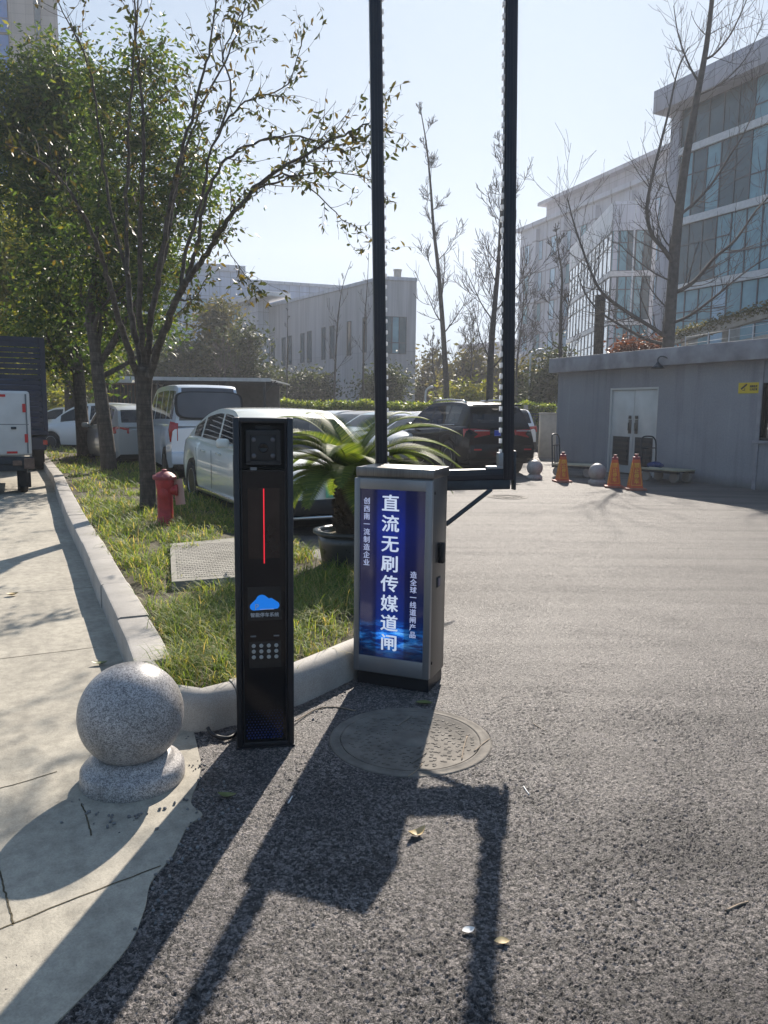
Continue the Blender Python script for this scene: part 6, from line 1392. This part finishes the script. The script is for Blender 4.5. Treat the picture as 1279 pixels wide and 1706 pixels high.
def blue_hall():
    A, B = AT(255, 437, 80), AT(405, 446, 83); F = Facade(A, B); t = bld('pale_hall', 'tall pale bluish panelled hall behind the carport trees', A, F.rot); H = F.hit(405, 455)[1]; Ln = F.len
    m = MB(); m.box(-6, Ln, 0, 20, 0, H); m.build('wall', M['clad_blue'], t); m = MB(); m.rbox(-6.2, Ln+.2, -.25, 20, H+.002, H+.7, .03); m.build('parapet', M['clad_white'], t)
    H2 = F.hit(415, 470)[1]; m = MB(); Wl = F.hit(622, 480)[0]; m.box(Ln+.002, Wl, .3, 8, 0, H2); m.build('wing', M['clad_blue'], t); m = MB(); m.box(Ln+.002, Wl, .1, 8, H2+.002, H2+.3); m.build('wing_parapet', M['clad_white'], t)
    for (x0, x1, y0, y1) in ((332, 345, 498, 535), (358, 369, 500, 528), (292, 302, 495, 530)):
        a, za = F.hit(x0, y1); b, zb_ = F.hit(x1, y0); window(t, a, b, za, zb_, 'glass_teal', -.0, .08, za+(zb_-za)*.5)
    x, z = F.hit(495, 460); _, zb2 = F.hit(495, 482); m = MB(); m.lathe([(.25, H2), (.25, z-.2), (.38, z-.2), (.38, z), (.001, z)], 14, c=(x, 6, 0), cap=False); m.build('flue', M['darksteel'], t, angle=40)
blue_hall()
def tower():
    A, B = AT(-160, 300, 70), AT(106, 300, 72); F = Facade(A, B); t = bld('tower_block', 'tall beige tower with blue glass strips behind the trees at the left edge', A, F.rot); H = 52; Ln = F.len
    m = MB(); m.prism([(0, .2), (Ln, .2), (Ln-7.5, 14), (0, 14)], 0, H); m.build('wall', M['beige'], t)
    for (xa, xb, gl) in ((-150, -95, 'glass_blue'), (-60, 26, 'glass_blue'), (68, 79, 'glass_dark')):
        a = F.hit(xa, 300)[0]; b = F.hit(xb, 300)[0]
        for k in range(14): window(t, a, b, 2+k*3.5, 5.4+k*3.5, gl, .15, .06, 3.2+k*3.5)
tower()
def parking_ramp():
    F = Facade(AT(1098, 560, 38), AT(1279, 545, 31)); t = thing('parking_ramp', 'sloping concrete parking ramp with planted edge between grey building and office block', 'ramp', F.P, F.rot)
    def strip(pts, y0, y1, nm, mat):
        A = Matrix.Rotation(R(90), 4, 'X'); q = [F.hit(x, y) for x, y in pts]; m = MB(); m.prism([(s, z) for s, z in q], -y1, -y0, M=A); return m.build(nm, mat, t, recalc=True)
    strip([(1100, 566), (1360, 490), (1360, 509), (1100, 582)], -.3, 0, 'upper_slab', M['concrete'])
    strip([(1100, 600), (1360, 545), (1360, 640), (1100, 640)], -.6, -.31, 'lower_parapet', M['concrete'])
    strip([(1100, 584), (1360, 511), (1360, 640), (1100, 640)], 3.0, 3.2, 'void_shade', M['shed_dark'])  # dark sheet painting in the shade of the open void under the slab
    for x in (1135, 1202, 1290):
        s, z = F.hit(x, 560); m = MB(); m.box(s-.25, s+.25, .2, .7, 0, F.hit(x, 566-(x-1100)*.29)[1]); m.build('pillar', M['concrete'], t)
    x0, z0 = F.hit(1103, 572); x1, z1 = F.hit(1350, 500); n = 3400; u = rng.random(n); C = np.zeros((n, 3)); 
    for i in range(n):
        s = x0+(x1-x0)*u[i]; z = z0+(z1-z0)*u[i]; p = F.P+F.u*s; k = rng.normal(0, .12); C[i] = (p.x+F.n.x*(.15+abs(k)), p.y+F.n.y*(.15+abs(k)), z+.12+rng.normal(0, .13))
    T = t.matrix_basis.inverted(); C = np.array([tuple(T @ Vector(c)) for c in C]); leaf_cloud('planting', C, .14, M['leaf_olive'], t, (0, 0, 0), 2.2, .2)
    f = thing('wire_fence', 'thin white posts and wires of the fence above the grey parapet', 'fence', F.P+F.n*1.5, F.rot)
    m = MB(); prev = None; F2 = Facade(F.P+F.n*1.5, F.P+F.n*1.5+F.u)
    for x in (1142, 1180, 1215, 1255, 1300):
        s, zt_ = F2.hit(x, 560-(x-1142)*.17); p = MB(); p.tube([(s, 0, 0), (s, 0, zt_)], .022, 6); p.build('post', M['white_trim'], f)
        if prev:
            for k in (.05, .35, .65): m.tube([(prev[0], 0, prev[1]-k), (s, 0, zt_-k)], .006, 4)
        prev = (s, zt_)
    m.build('wires', M['white_trim'], f)
parking_ramp()
a = AT(770, 580, 130); b_ = AT(870, 572, 120); F = Facade(a, b_); t = bld('distant_shed', 'distant low grey building in the haze between the bare trunks', a, F.rot); H = F.hit(850, 575)[1]
m = MB(); m.box(0, F.len+8, 0, 20, 0, H); m.build('wall', M['clad_far'], t); m = MB(); m.box(-.5, F.len+8.5, -.6, 20.5, H+.002, H+.6); m.build('roof', M['clad_warm'], t)
# ================================================================== HAZE
m = MB(); m.box(-300, 300, -60, 370, -1.0, 75); hz = m.build('haze', bpy.data.materials.new('haze')); tag(hz, kind='stuff')
hm = hz.data.materials[0]; hm.use_nodes = True; nt = hm.node_tree; nt.nodes.remove(nt.nodes['Principled BSDF'])
pv = nt.nodes.new('ShaderNodeVolumePrincipled'); pv.inputs['Color'].default_value = (.88, .92, 1, 1); pv.inputs['Density'].default_value = HAZE; pv.inputs['Anisotropy'].default_value = .35
nt.links.new(pv.outputs[0], nt.nodes['Material Output'].inputs['Volume'])
